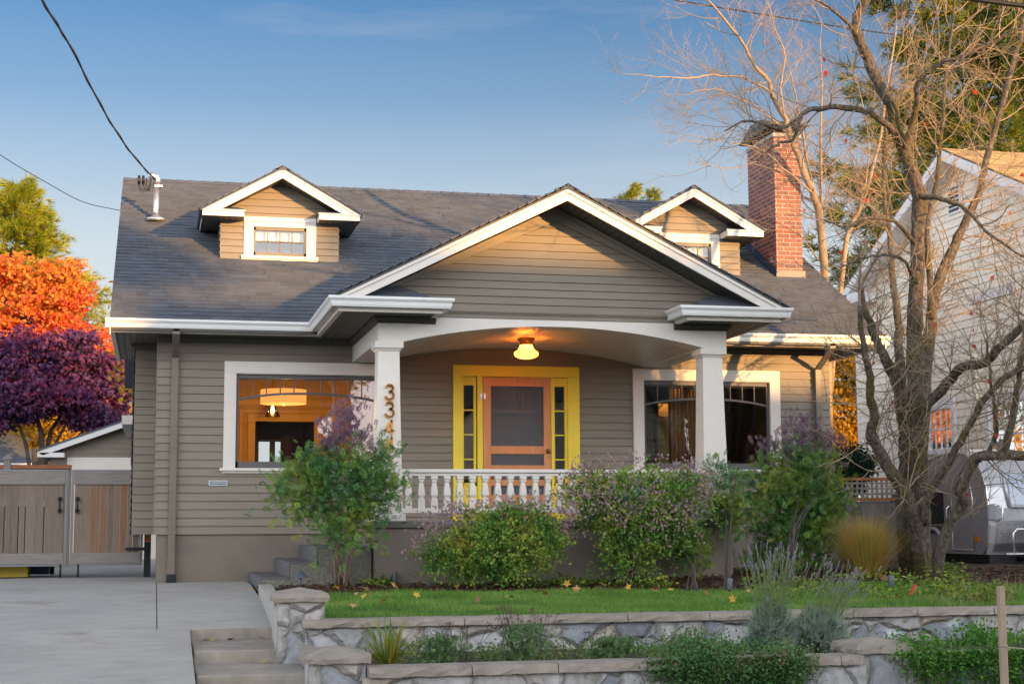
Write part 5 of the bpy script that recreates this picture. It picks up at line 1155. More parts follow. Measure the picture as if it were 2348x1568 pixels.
main = [
 ([(2085, 1318), (2076, 1240), (2073, 1150), (2077, 1060), (2077, 994), (2070, 952), (2063, 903), (2049, 860), (2027, 818), (2010, 783), (1996, 745), (1981, 705), (1974, 660)], (19.0, 18.3), (.125, .035), 1),
 ([(2108, 1322), (2106, 1260), (2105, 1225), (2098, 1188), (2070, 1121), (2041, 1079), (2013, 1026), (1996, 994), (2005, 955), (1996, 915), (1994, 867), (1985, 818), (1976, 770), (1972, 700)], (18.6, 17.7), (.12, .03), 1.4),
 ([(2077, 1010), (2072, 940), (2070, 889), (2059, 783), (2063, 756), (2056, 717), (2045, 615), (2038, 540), (2027, 431), (2030, 330), (2042, 200)], (18.9, 19.6), (.085, .02), 1),
 ([(2112, 1318), (2112, 1206), (2109, 1100), (2105, 980), (2102, 906), (2098, 783), (2098, 735), (2102, 629), (2105, 523), (2108, 451), (2092, 393), (2072, 342), (2053, 290), (2044, 239), (2022, 204), (1988, 133), (1966, 82), (1965, 39), (1984, 0), (2010, -60)], (18.7, 18.0), (.135, .055), .7),
 ([(2108, 1010), (2116, 941), (2119, 896), (2126, 800), (2133, 750), (2140, 700), (2154, 640), (2190, 558), (2211, 516), (2243, 446), (2260, 375), (2288, 276), (2330, 120), (2352, 20)], (18.8, 20.2), (.11, .03), 1),
 ([(2136, 730), (2130, 594), (2126, 523), (2147, 417), (2158, 311), (2172, 150), (2190, -10)], (18.9, 20.0), (.05, .018), 1),
 ([(2112, 1000), (2119, 941), (2172, 878), (2207, 843), (2260, 832), (2289, 800), (2348, 742), (2420, 690)], (18.6, 17.0), (.08, .04), 1.3),
 ([(2118, 1200), (2128, 1139), (2154, 1093), (2183, 1044), (2221, 980), (2250, 924), (2278, 892), (2317, 857), (2380, 832)], (18.4, 17.2), (.055, .035), 1.2),
 ([(2146, 1320), (2151, 1277), (2172, 1213), (2200, 1167), (2211, 1146), (2200, 1121), (2221, 1076), (2243, 1047), (2278, 1044), (2317, 1044), (2400, 1035)], (18.3, 17.4), (.085, .06), .9),
 ([(2262, 1046), (2278, 1010), (2285, 980), (2281, 931), (2274, 892), (2270, 840), (2262, 780)], (17.8, 17.4), (.035, .015), 1.5),
 ([(2300, 1040), (2312, 1000), (2327, 924), (2338, 853), (2352, 760), (2360, 650)], (17.6, 17.2), (.055, .025), 1.3),
 ([(2045, 300), (2039, 290), (2008, 267), (1976, 253), (1917, 247), (1870, 251), (1843, 259), (1835, 275), (1823, 314), (1804, 326), (1772, 337), (1735, 372)], (18.0, 17.2), (.05, .012), .9),
 ([(1838, 266), (1792, 294), (1733, 282), (1702, 280), (1660, 300)], (17.6, 17.0), (.026, .009), 1.3),
 ([(2072, 342), (2100, 250), (2105, 190), (2150, 150), (2230, 120), (2330, 70)], (18.2, 17.2), (.045, .015), 1.3),
 ([(2108, 451), (2160, 455), (2215, 480), (2262, 530), (2348, 590)], (18.2, 17.2), (.04, .014), 1.2),
 ([(2098, 560), (2050, 508), (1990, 500), (1940, 520), (1890, 505)], (18.1, 17.2), (.03, .01), 1.2),
 ([(2100, 650), (2075, 600), (2040, 585), (1985, 590), (1930, 610)], (18.2, 17.4), (.03, .01), 1.2),
 ([(1988, 133), (1950, 60), (1900, 15), (1850, -10)], (18.0, 17.4), (.03, .012), 1.2),
]
bpos = on_yard(2105, 1318)
bare_tree('dogwood_tree', 'bare multi-stemmed mossy dogwood with a few red leaves on the front lawn', tuple(bpos), main, (T['bark'], T['twig']), 11, .22, 2.1, 2, (.45, 1.0), .22, leaves=46, leafcol=leafmat('red_leaf', [(.45, .03, .02), (.55, .08, .03), (.40, .02, .04)], .4, 3.))
back = [
 ([(1905, 1150), (1893, 700), (1890, 611), (1879, 502), (1868, 453), (1847, 400), (1815, 320), (1800, 275), (1772, 220), (1761, 184), (1729, 149), (1702, 98), (1663, 47), (1623, 0)], (24.0, 22.5), (.10, .018), 1.1),
 ([(1772, 222), (1761, 208), (1710, 180), (1678, 176), (1623, 173), (1576, 180), (1506, 176), (1466, 172)], (22.8, 21.8), (.030, .008), 1.2),
 ([(1885, 640), (1884, 480), (1882, 330), (1884, 196), (1880, 90)], (24.0, 24.4), (.045, .012), 1.1),
 ([(1905, 900), (1936, 594), (1950, 520), (1974, 474), (2000, 390), (2020, 311), (2035, 190), (2055, 60)], (24.2, 25), (.06, .015), 1.2),
 ([(1800, 275), (1790, 200), (1800, 130), (1775, 60), (1760, 5)], (22.7, 22.2), (.022, .008), 1.2),
 ([(1878, 500), (1850, 360), (1830, 250), (1815, 180), (1790, 110)], (24, 23.4), (.03, .009), 1.2),
 ([(1810, 310), (1740, 250), (1690, 225), (1640, 205), (1580, 215)], (22.8, 22.0), (.018, .007), 1.4),
 ([(1860, 440), (1800, 390), (1750, 345), (1690, 330), (1625, 320)], (23.0, 22.3), (.018, .007), 1.4),
 ([(1950, 520), (1985, 420), (1990, 300), (1960, 170)], (24.6, 24.2), (.025, .008), 1.2),
 ([(1890, 611), (1850, 560), (1820, 520), (1790, 480)], (23.8, 23.2), (.016, .007), 1.2),
]
bare_tree('bare_tree', 'slender bare tree with fine twigs spreading beyond the brick chimney', (11.2, 3.6, -.75), back, (T['twig'], T['twig']), 23, .2, 1.9, 2, (.45, .95), .25, thick=.72)

# ================================================================ LEAFY TREES
def blob_pts(blobs, N, shell=.5):
    vol = np.array([b[3]*b[4]*b[5] for b in blobs])**.75; k = rng.choice(len(blobs), N, p=vol/vol.sum()); B = np.array(blobs)[k]
    u = rng.normal(size=(N, 3)); u /= np.linalg.norm(u, axis=1)[:, None]; r = rng.random(N)**(1/3.); r = shell+(1-shell)*r if shell else r
    r *= rng.uniform(.8, 1.1, N); return B[:, :3]+u*r[:, None]*B[:, 3:], u
def clumps(C_, U, per, rad, flat=.6, arm=0.):
    if arm:                              # leaves strung along a short arching sprig
        N = len(C_); d = U+rng.normal(size=U.shape)*.55+np.array([0, 0, .25]); d /= np.linalg.norm(d, axis=1)[:, None]; L = arm*rng.uniform(.4, 1.5, N)
        s = np.tile(np.linspace(-.35, 1, per), N); P = np.repeat(C_, per, 0)+np.repeat(d*L[:, None], per, 0)*s[:, None]; P[:, 2] -= np.repeat(L, per)*.28*np.clip(s, 0, 1)**2
        return P+rng.normal(size=P.shape)*rad, np.repeat(d, per, 0)
    N = len(C_); P = np.repeat(C_, per, 0)+rng.normal(size=(N*per, 3))*np.array([rad, rad, rad*flat]); return P, np.repeat(U, per, 0)
def vb(px, py, rx, ry, d, rd=None):      # crown blob seen at (px, py), true size at depth d
    c = atd(px, py, d); k = d/FPX; return (c[0], c[1], c[2], rx*k, (rd if rd else (rx+ry)/2*k), ry*k)
def leafy(name, label, base, trunks, blobs, nc, per, rad, size, tmpl, mat, bark, shell=.45, out=.5, flat=.55, group=None, cat='tree', part='crown'):
    t = thing(name, base, label, cat, group); b = MB(); rnd = random.Random(len(label))
    for P, r in trunks: b.tube(smooth(P, 3), np.linspace(r, r*.35, len(P)*3-2), 8)
    C_, U = blob_pts(blobs, nc, shell)
    top = np.array(trunks[0][0][-1])
    for i in range(0, nc, max(1, nc//45)):     # limbs out to the clumps
        q = np.array(trunks[rnd.randrange(len(trunks))][0][-1]); c = C_[i]; m = (q+c)/2+np.array([rnd.gauss(0, .1) for _ in range(3)]); b.tube([q-(0, 0, rnd.random()*.4), m, c], [.025, .016, .006], 4)
    b.build('trunk', bark, t)
    P, U2 = clumps(C_, U, per, rad, flat); D = U2*out+rng.normal(size=P.shape)*.6-np.array([0, 0, .25])
    s = size*rng.uniform(.65, 1.25, len(P)); cloud(part, *tmpl, P, rotflat(D, .4, .9), s, mat, t); return t
L_purple = leafmat('purple_maple_leaf', [(.05, .03, .085), (.09, .045, .13), (.14, .05, .14), (.20, .045, .11), (.32, .03, .06)], .35, .8, mixn=.5)
L_orange = leafmat('orange_maple_leaf', [(.50, .04, .03), (.68, .10, .06), (.74, .22, .05), (.70, .36, .04), (.66, .13, .08)], .45, .55, mixn=.6)
L_yellow = leafmat('yellow_leaf', [(.45, .24, .012), (.55, .33, .02), (.40, .20, .01)], .45)
base = tuple(atd(95, 1090, 41)); base = (base[0], base[1], -.75)
tr = [([base, atd(97, 1030, 41), atd(85, 960, 41), atd(70, 900, 41)], .10), ([base, atd(110, 1020, 41.2), atd(135, 960, 41.4), atd(165, 900, 41.6)], .08), ([base, atd(60, 1020, 40.8), atd(20, 950, 40.5)], .07), ([base, atd(130, 1010, 41), atd(190, 950, 41)], .06)]
leafy('maple_tree', 'round dark purple maple behind the garage and gate', base, tr,
      [vb(100, 830, 95, 60, 41), vb(150, 790, 60, 38, 41), vb(40, 800, 60, 45, 41), vb(0, 880, 100, 75, 41), vb(200, 860, 75, 60, 41.5), vb(240, 930, 50, 65, 42), vb(110, 900, 120, 48, 40.5), vb(20, 945, 70, 35, 40.5), vb(190, 955, 60, 28, 41), vb(-60, 940, 90, 70, 41), vb(265, 870, 25, 55, 42)], 560, 60, .20, .12, STAR, L_purple, T['twigdark'], .15, flat=.33)
base = tuple(atd(90, 1100, 53)); base = (base[0], base[1], -.75); tr = [([base, atd(80, 950, 53), atd(70, 820, 53), atd(60, 720, 53)], .16), ([base, atd(140, 900, 53), atd(160, 780, 53)], .10)]
leafy('maple_tree', 'tall fiery orange and red maple above the purple one', base, tr,
      [vb(60, 720, 85, 70, 53), vb(130, 690, 50, 60, 53), vb(0, 660, 45, 45, 53.5), vb(170, 790, 50, 60, 53), vb(215, 830, 40, 60, 53), vb(90, 830, 110, 60, 53), vb(-50, 770, 80, 110, 53), vb(150, 625, 28, 32, 53), vb(170, 670, 30, 40, 53), vb(20, 610, 32, 28, 53), vb(90, 640, 40, 36, 53), vb(240, 950, 45, 60, 54), vb(-40, 620, 40, 40, 53), vb(235, 780, 18, 30, 53)], 520, 56, .24, .155, STAR, L_orange, T['twigdark'], .12, flat=.33)
base = tuple(atd(190, 1100, 47)); base = (base[0], base[1], -.75)
leafy('yellow_tree', 'golden yellow tree glowing behind the purple maple', base, [([base, atd(190, 1030, 47), atd(190, 980, 47)], .08)], [vb(185, 1000, 70, 75, 47), vb(110, 960, 80, 70, 47.5)], 150, 45, .2, .13, LEAF, L_yellow, T['twigdark'])
base = tuple(atd(1950, 1090, 42)); base = (base[0], base[1], -.75)
leafy('yellow_tree', 'narrow golden tree between the two houses', base, [([base, atd(1948, 1000, 42), atd(1945, 900, 42)], .10)], [vb(1945, 870, 45, 60, 42), vb(1935, 960, 60, 60, 42), vb(1960, 1010, 40, 40, 42), vb(1930, 810, 30, 40, 42)], 170, 50, .2, .13, LEAF, L_yellow, T['twigdark'])
base = tuple(atd(1955, 1100, 30)); base = (base[0], base[1], -.7)
leafy('evergreen_bush', 'dark green bush above the lattice fence', base, [([base, atd(1955, 1075, 30), atd(1955, 1055, 30)], .05)], [vb(1955, 1060, 45, 42, 30), vb(1940, 1095, 50, 40, 30)], 110, 40, .10, .075, LEAF, leafmat('dark_leaf', [(.008, .03, .014), (.015, .055, .03), (.03, .08, .05)], .2), T['twigdark'], cat='bush', part='foliage')
base = (1.4, 12., -.75)             # added out of sight behind the ridge to shade the purple maple
leafy('added_shade_tree', 'broad low backyard tree hidden behind the roof ridge', base, [([np.array(base), np.array([1.4, 12, 2.]), np.array([1.4, 12, 3.6])], .14)], [(1.5, 12., 4.5, 2.1, 1.6, 1.7), (.9, 12.2, 3.3, 1.5, 1.2, 1.3)], 150, 45, .25, .16, LEAF, L_yellow, T['twigdark'])
# conifers
def conifer(name, label, px, d, ptop, pbot, radius, nb, mat, droop=.25, tl=.35, seed=3, clump=26, bare=.25, prof=lambda s: 1-s):
    rnd = random.Random(seed); a = atd(px, ptop, d); c = atd(px, pbot, d); base = (c[0], c[1], -.75); t = thing(name, base, label, 'tree')
    b = MB(); b.tube([base, (a[0], a[1], (a[2]-.75)/2), tuple(a)], [.03*radius+.12, .03*radius+.06, .03], 9); H = a[2]-c[2]; CC = []; DD = []
    for i in range(nb):
        s = (i+rnd.random())/nb; z = c[2]+H*s; th = rnd.uniform(0, 2*math.pi); L = radius*prof(s)*rnd.uniform(.55, 1.1)+.15; h = np.array([math.cos(th), math.sin(th), 0.])
        p0 = np.array([a[0], a[1], z]); pts = [p0+h*L*q+np.array([0, 0, L*(-droop*q+droop*1.25*q*q+.10*q)]) for q in (0, .35, .7, 1.)]
        b.tube(pts, [.035, .025, .015, .006], 4)
        for _ in range(int(clump*L/radius)+4):
            q = rnd.uniform(bare, 1.02); j = min(2, int(q*3)); p = pts[j]+(pts[j+1]-pts[j])*(q*3-j); sd = np.array([-h[1], h[0], 0])*rnd.gauss(0, .28)*L*(1.15-q)
            CC.append(p+sd+np.array([0, 0, rnd.gauss(0, .05)])); DD.append(h+sd*.8/(L*.3+.01)*.5+np.array([0, 0, .15]))
    b.build('trunk', T['twigdark'], t)
    CC = np.repeat(np.array(CC), 4, 0); DD = np.repeat(np.array(DD), 4, 0); CC = CC+rng.normal(size=CC.shape)*tl*.35
    tv, tf = tuft(10, 1., .045, .55); cloud('foliage', tv, tf, CC, rotdir(DD, .35), tl*rng.uniform(.7, 1.3, len(CC)), mat, t); return t
L_fir = leafmat('fir_needles', [(.015, .05, .03), (.06, .12, .03), (.24, .24, .02), (.42, .34, .02)], .25, .5, mixn=.62)
L_cedar = leafmat('golden_cedar_needles', [(.09, .15, .015), (.22, .26, .018), (.36, .36, .02), (.16, .2, .03)], .3, .5, mixn=.5)
conifer('fir_tree', 'huge sunlit dark fir filling the top right corner behind the bare tree', 2205, 44., -420, 900, 4.6, 150, L_fir, .30, .42, 5, 26, .2, lambda s: 1.05-.55*s)
conifer('fir_tree', 'second dark fir at the right edge behind the cream house', 2400, 52., -500, 800, 5., 120, L_fir, .30, .48, 9, 22, .2, lambda s: 1.05-.5*s)
conifer('cedar_tree', 'golden green drooping cedar at the left edge behind the orange maple', 45, 64., 425, 1000, 6.4, 165, L_cedar, .12, .42, 8, 26, .12, lambda s: (1-s)**.8)
conifer('fir_tree', 'small fir tip peeking over the roof ridge', 1447, 75., 428, 700, 1.5, 40, L_cedar, .1, .35, 12, 14, .1, lambda s: (1-s)**.7)
conifer('fir_tree', 'smaller fir tip just right of the other one over the ridge', 1490, 80., 438, 700, 1.1, 30, L_cedar, .1, .35, 14, 12, .1, lambda s: (1-s)**.7)

# ================================================================ SHRUBS AND PLANTS
def shrub(name, label, base, stems, blobs, n, size, tmpl, mat, top=None, cat='shrub', shell=.35, per=8, rad=.05, stemmat=None, tilt=.7, upd=.3, arm=0.):
    base = (base[0], base[1], base[2]); t = thing(name, base, label, cat); b = MB(); rnd = random.Random(len(label)+3); C_, U = blob_pts(blobs, n, shell)
    for i in range(stems):
        th = rnd.uniform(0, 6.28); r0 = rnd.uniform(.02, .09); c = C_[rnd.randrange(n)]; p0 = np.array([base[0]+r0*math.cos(th), base[1]+r0*math.sin(th), base[2]-.02]); m = p0*.45+c*.55; m[:2] = p0[:2]*.7+c[:2]*.3
        b.tube([p0, p0*.75+m*.25+np.array([rnd.gauss(0, .012), 0, .0]), m, c], [.013, .011, .008, .003], 5)
    b.build('stems', stemmat or T['nstem'], t)
    P, U2 = clumps(C_, U, per, rad if not arm else rad*.5, .7, arm); zc = np.array([x[2] for x in blobs]).mean()
    D = U2*.6+np.array([0, 0, upd])+rng.normal(size=P.shape)*.35; cloud('foliage', *tmpl, P, rotflat(D, .35, tilt), size*rng.uniform(.7, 1.25, len(P)), mat, t)
    if top:
        bl, n2, s2, tm2, m2, nm = top; C2, U3 = blob_pts(bl, n2, .2); P2, U4 = clumps(C2, U3, 6, rad*.5, .8, arm or .10)
        cloud(nm, *tm2, P2, rotdir(U4*.5+np.array([0, 0, .8]), .35), s2*rng.uniform(.7, 1.3, len(P2)), m2, t)
    return t
def sb(px, py, rx, ry, Y, ryd=None):     # shrub blob on the plane Y
    c = atp(px, py, 'Y', Y); k = np.linalg.norm(c-CP)*.985/FPX; return (c[0], c[1], c[2], rx*k, ryd or min(rx, ry)*k, ry*k)
L_nand = leafmat('nandina_leaf', [(.03, .11, .055), (.06, .18, .07), (.12, .26, .06), (.26, .34, .05), (.36, .24, .05)], .3, 2.2, mixn=.6)
L_nandp = leafmat('nandina_purple_tip', [(.10, .07, .11), (.17, .10, .16), (.22, .13, .18), (.12, .13, .10)], .3, 2.)
L_abel = leafmat('abelia_leaf', [(.05, .14, .03), (.10, .24, .05), (.19, .33, .06), (.36, .43, .07), (.36, .20, .06)], .3, 2.6, mixn=.55)
L_bract = leafmat('mauve_bract', [(.26, .19, .23), (.38, .28, .31), (.44, .28, .26), (.25, .18, .2)], .3, 3.)
SP = spray(11, 1., .095)
g = on_yard(785, 1342)
shrub('nandina_shrub', 'nandina with pale cane stems and a purple plume beside the 3344 column', g, 12,
      [sb(770, 1110, 115, 75, -3.1), sb(850, 1090, 60, 75, -3.1), sb(690, 1130, 70, 65, -3.1), sb(780, 1185, 85, 50, -3.1), sb(775, 1232, 48, 24, -3.1), sb(830, 1205, 36, 36, -3.1), sb(740, 1060, 60, 40, -3.1), sb(880, 1120, 30, 45, -3.1)], 760, .105, SP, L_nand,
      ([sb(785, 990, 44, 46, -3.1), sb(832, 1012, 30, 30, -3.1), sb(760, 1035, 36, 26, -3.1)], 80, .08, SP, L_nandp, 'purple_tips'), per=4, rad=.08, shell=.15, arm=.16)
g = on_yard(1150, 1341)
shrub('abelia_shrub', 'low spreading abelia with mauve tips in front of the railing', g, 10,
      [sb(1140, 1258, 125, 66, -3.35, .40), sb(1050, 1275, 70, 50, -3.35), sb(1235, 1245, 58, 52, -3.35), sb(1120, 1212, 90, 42, -3.35), sb(1195, 1198, 72, 38, -3.35), sb(995, 1275, 35, 34, -3.35), sb(1130, 1305, 90, 25, -3.35)], 1050, .042, LEAF, L_abel,
      ([sb(1120, 1170, 120, 22, -3.35), sb(1030, 1195, 70, 25, -3.35), sb(1230, 1165, 90, 22, -3.35), sb(980, 1250, 40, 30, -3.35), sb(1290, 1200, 30, 30, -3.35)], 260, .035, spray(7, 1., .3), L_bract, 'mauve_tips'), per=15, rad=.042, stemmat=T['twigdark'], arm=.14)
g = on_yard(1440, 1341)
shrub('abelia_shrub', 'tall wide abelia covered in mauve flower tips hiding the railing', g, 14,
      [sb(1465, 1150, 125, 65, -3.2, .42), sb(1360, 1125, 62, 38, -3.2), sb(1560, 1140, 66, 54, -3.2), sb(1440, 1225, 75, 50, -3.2), sb(1530, 1205, 60, 42, -3.2), sb(1425, 1292, 42, 36, -3.2), sb(1365, 1180, 45, 28, -3.2), sb(1480, 1270, 45, 30, -3.2)], 1350, .042, LEAF, L_abel,
      ([sb(1460, 1075, 150, 25, -3.2), sb(1330, 1095, 70, 22, -3.2), sb(1560, 1085, 80, 28, -3.2), sb(1420, 1140, 130, 40, -3.45), sb(1500, 1180, 110, 40, -3.5), sb(1590, 1130, 50, 45, -3.3)], 420, .036, spray(7, 1., .3), L_bract, 'mauve_tips'), per=15, rad=.042, stemmat=T['twigdark'], arm=.17)
g = on_yard(1590, 1338)
shrub('nandina_shrub', 'small young nandina against the bare porch foundation', g, 6, [sb(1585, 1255, 38, 48, -2.85), sb(1600, 1290, 30, 25, -2.85), sb(1560, 1230, 30, 35, -2.85)], 130, .10, SP, L_nand, per=4, rad=.05, stemmat=T['twigdark'])
g = on_yard(1800, 1325)
shrub('nandina_shrub', 'tall feathery nandina right of the porch with a purple crown', g, 9,
      [sb(1830, 1110, 90, 80, -2.4), sb(1800, 1180, 105, 65, -2.4), sb(1870, 1150, 75, 75, -2.4), sb(1810, 1250, 90, 55, -2.4), sb(1850, 1065, 60, 50, -2.4), sb(1760, 1120, 45, 60, -2.4), sb(1940, 1160, 30, 22, -2.2), sb(1780, 1290, 60, 30, -2.4), sb(1800, 1305, 75, 25, -2.5), sb(1860, 1230, 70, 60, -2.5)], 1300, .105, SP, L_nand,
      ([sb(1845, 1005, 55, 45, -2.4), sb(1780, 1045, 55, 32, -2.4), sb(1890, 1030, 40, 35, -2.4)], 110, .075, SP, L_nandp, 'purple_tips'), per=4, rad=.08, shell=.15, arm=.16, stemmat=T['twigdark'])
g = on_yard(1665, 1330)
shrub('nandina_shrub', 'dark open nandina leaning across the right porch column', g, 4, [sb(1665, 1120, 45, 60, -2.75), sb(1690, 1180, 60, 45, -2.75), sb(1650, 1190, 40, 40, -2.75), sb(1640, 1085, 22, 32, -2.75)], 210, .10, SP, L_nand, per=4, rad=.06, stemmat=T['twigdark'])
# ornamental grass
def blades(name, label, base, n, L, w, mat, spread=.55, cat='grass clump', curve=.5, r0=.08):
    t = thing(name, base, label, cat); th = rng.uniform(0, 2*np.pi, n); sp = np.abs(rng.normal(0, spread, n)); D = np.stack([np.cos(th)*sp, np.sin(th)*sp, np.ones(n)], 1)
    rr = rng.random(n)*r0; P = np.array(base)+np.stack([np.cos(th)*rr, np.sin(th)*rr, np.zeros(n)], 1)
    D /= np.linalg.norm(D, axis=1)[:, None]; O = np.stack([np.cos(th), np.sin(th), np.zeros(n)], 1); O -= D*(O*D).sum(1)[:, None]; O /= np.linalg.norm(O, axis=1)[:, None]+1e-9
    Rm = np.stack([np.cross(D, O), D, O], 2); l = L*rng.uniform(.55, 1.1, n)
    tv = [(-.5, 0, 0), (.5, 0, 0), (.45, .35, .03), (-.45, .35, .03), (.35, .7, .14), (-.35, .7, .14), (0, 1, .36)]
    cloud('blades', tv, [(0, 1, 2, 3), (3, 2, 4, 5), (5, 4, 6)], P, Rm, np.stack([np.full(n, w)*rng.uniform(.6, 1.2, n), l, l*curve*rng.uniform(.2, 1.6, n)], 1), mat, t); return t
g = on_yard(1985, 1312); blades('ornamental_grass', 'fountain of golden ornamental grass left of the bare tree', tuple(g), 1900, .74, .007, leafmat('golden_grass', [(.16, .22, .04), (.40, .33, .06), (.50, .32, .10), (.52, .25, .13)], .4, 3.), .46, r0=.17)
p = atp(890, 1532, 'Z', -1.05); blades('flax_plant', 'strappy yellow-green flax plant beside the lower stone pillar', tuple(p), 95, .44, .016, leafmat('flax_leaf', [(.10, .20, .02), (.20, .26, .03), (.32, .28, .04), (.22, .10, .04)], .35, 5.), .70, 'plant', .5, .06)
# lavender
L_lav = leafmat('lavender_leaf', [(.16, .23, .18), (.27, .34, .27), (.38, .44, .36)], .25, 4.); M_spike = leafmat('lavender_spike', [(.19, .18, .22), (.26, .25, .29), (.16, .15, .17)], .2, 4.); M_lst = M('lavender_stalk', (.16, .22, .09), .8)
def lavender(px, py, label, n, h, lean, rb):
    c = atp(px, py, 'Y', -8.2); c = np.array([c[0], c[1], -1.06]); t = thing('lavender_plant', tuple(c), label, 'plant', 'lavender plants'); tv, tf = tuft(9, 1., .05, .5)
    N = 620; u = rng.normal(size=(N, 3)); u[:, 2] = np.abs(u[:, 2]); u /= np.linalg.norm(u, axis=1)[:, None]; P = c+u*np.array([rb, rb*.8, h*.56])*rng.uniform(.45, 1., N)[:, None]
    cloud('foliage', tv, tf, P, rotdir(u+np.array([lean*.4, 0, .6]), .3), rng.uniform(.07, .12, N), L_lav, t)
    b = MB(); rnd = random.Random(px)
    for i in range(16): a = rnd.uniform(0, 6.28); b.tube([c+(.03*math.cos(a), .03*math.sin(a), -.03), c+(rb*.5*math.cos(a), rb*.4*math.sin(a), h*.25)], [.012, .006], 4)
    b.build('woody_stems', T['twigdark'], t); st = Twigs(); tips = []; dd = []
    for i in range(n):
        d = np.array([rnd.gauss(lean, .28), rnd.gauss(-.05, .2), 1.]); d /= np.linalg.norm(d); L = h*rnd.uniform(.62, 1.05); p0 = c+np.array([rnd.gauss(0, rb*.4), rnd.gauss(0, rb*.3), h*.25]); p1 = p0+d*L*.6; p2 = p1+(d+np.array([lean*.3, 0, .1]))*L*.33
        st.add([p0, p1, p2], .0028, .0022); tips.append(p2); dd.append(p2-p1)
    st.build('stalks', M_lst, t); P = np.repeat(np.array(tips), 7, 0)+np.repeat(np.array(dd)/np.linalg.norm(dd, axis=1)[:, None], 7, 0)*(np.tile(np.arange(7), n)*.0075)[:, None]
    tag(cloud('flower_spikes', *LEAF, P, rotdir(np.repeat(np.array(dd), 7, 0), .06), np.full(len(P), .018), M_spike, t), kind='stuff')
lavender(1770, 1490, 'upright lavender clump with dry purple spikes in front of the upper wall', 80, .70, .0, .20)
lavender(1880, 1495, 'leaning grey-green lavender clump just left of the right stone pillar', 80, .58, .45, .25)
# yarrow clumps
L_yar = leafmat('yarrow_leaf', [(.06, .13, .05), (.11, .20, .07), (.18, .27, .10)], .3, 4.); M_head = leafmat('dry_flower_head', [(.07, .035, .025), (.13, .065, .045), (.20, .11, .08)], .1, 5.)
def yarrow(px, py, label, h, n, rb):
    c = atp(px, py, 'Y', -8.35); c = np.array([c[0], c[1], -1.06]); t = thing('yarrow_plant', tuple(c), label, 'plant', 'yarrow plants with dry heads'); rnd = random.Random(px); st = Twigs(); H = []
    for i in range(n):
        d = np.array([rnd.gauss(0, .3), rnd.gauss(0, .2), 1.]); L = h*rnd.uniform(.6, 1.05); p0 = c+np.array([rnd.gauss(0, rb*.5), rnd.gauss(0, rb*.3), 0]); p1 = p0+d*L; st.add([p0, (p0+p1)/2+np.array([.01, 0, 0]), p1], .003, .002); H.append(p1)
    st.build('stalks', T['twigdark'], t); H = np.repeat(np.array(H), 16, 0)+rng.normal(size=(n*16, 3))*np.array([.020, .020, .005]); tag(cloud('flower_heads', *LEAF, H, rotdir(rng.normal(size=H.shape)*[1, 1, .3], .2), np.full(len(H), .014), M_head, t), kind='stuff')
    N = 420; P = c+rng.normal(size=(N, 3))*np.array([rb*.5, rb*.4, 0])+np.array([0, 0, 1])*rng.random(N)[:, None]*h*.62; cloud('foliage', *spray(9, 1., .12), P, rotdir(rng.normal(size=(N, 3))*.5+np.array([0, 0, .7]), .3), rng.uniform(.04, .07, N), L_yar, t)
yarrow(1010, 1515, 'green yarrow clump with dry brown heads, right of the flax', .30, 22, .20); yarrow(1205, 1500, 'taller yarrow with a brown head cluster in the middle of the terrace', .42, 26, .20); yarrow(1400, 1515, 'low yarrow clump left of the trailing ground cover', .24, 12, .22)
# trailing ground cover over the lower wall
L_cot = leafmat('cotoneaster_leaf', [(.03, .10, .035), (.07, .17, .05), (.12, .24, .07), (.22, .12, .08)], .25, 4., mixn=.55); L_ivy = leafmat('ivy_leaf', [(.04, .14, .02), (.08, .22, .03), (.16, .32, .05)], .3, 4.)
def drape(label, x0, x1, mat, n, size, seed, name='trailing_ground_cover', hang=.45):
    r = np.random.default_rng(seed); t = thing(name, ((x0+x1)/2, -9.1, -1.06), label, 'ground cover'); nb = 90
    cx = r.uniform(x0, x1, nb); e = 1-((cx-(x0+x1)/2)/((x1-x0)/2))**2*.75; s = r.random(nb); bump = .06*np.sin(cx*7+seed)
    fr = s > .42; y = np.where(fr, -9.24-.05*r.random(nb), -9.15+.75*r.random(nb)*1.0); z = np.where(fr, -1.0-hang*e*r.random(nb), -1.04+.10*e*r.random(nb)+bump*.6); C_ = np.stack([cx, y, z], 1)
    k = n//nb; P = np.repeat(C_, k, 0)+r.normal(size=(nb*k, 3))*np.array([.085, .05, .06]); U = np.repeat(np.stack([r.normal(0, .5, nb), np.where(fr, -1., -.4), np.where(fr, .2, .8)], 1), k, 0)
    P[:, 1] = np.where(P[:, 2] < -1.0, np.minimum(P[:, 1], -9.20), P[:, 1]); cloud('foliage', *LEAF, P, rotflat(U, .6, .9), size*r.uniform(.6, 1.2, len(P)), mat, t)
    tw = Twigs(); rnd = random.Random(seed)
    for i in range(0, nb, 1):
        q = C_[i]; tw.add([q+(rnd.gauss(0, .1), .05, -.02), q, q+(rnd.gauss(0, .12), -.03, -.08)], .004, .002)
    tw.build('stems', T['twigdark'], t); return t
a = atp(1520, 1520, 'Y', -9.15)[0]; c = atp(1825, 1520, 'Y', -9.15)[0]; drape('mound of dark ground cover trailing over the lower wall before the lavender', a, c, L_cot, 13500, .030, 5)
a = atp(2072, 1500, 'Y', -9.1)[0]; drape('bright green ground cover spilling over the wall behind the wooden stake', a, a+1.9, L_ivy, 12000, .036, 6)
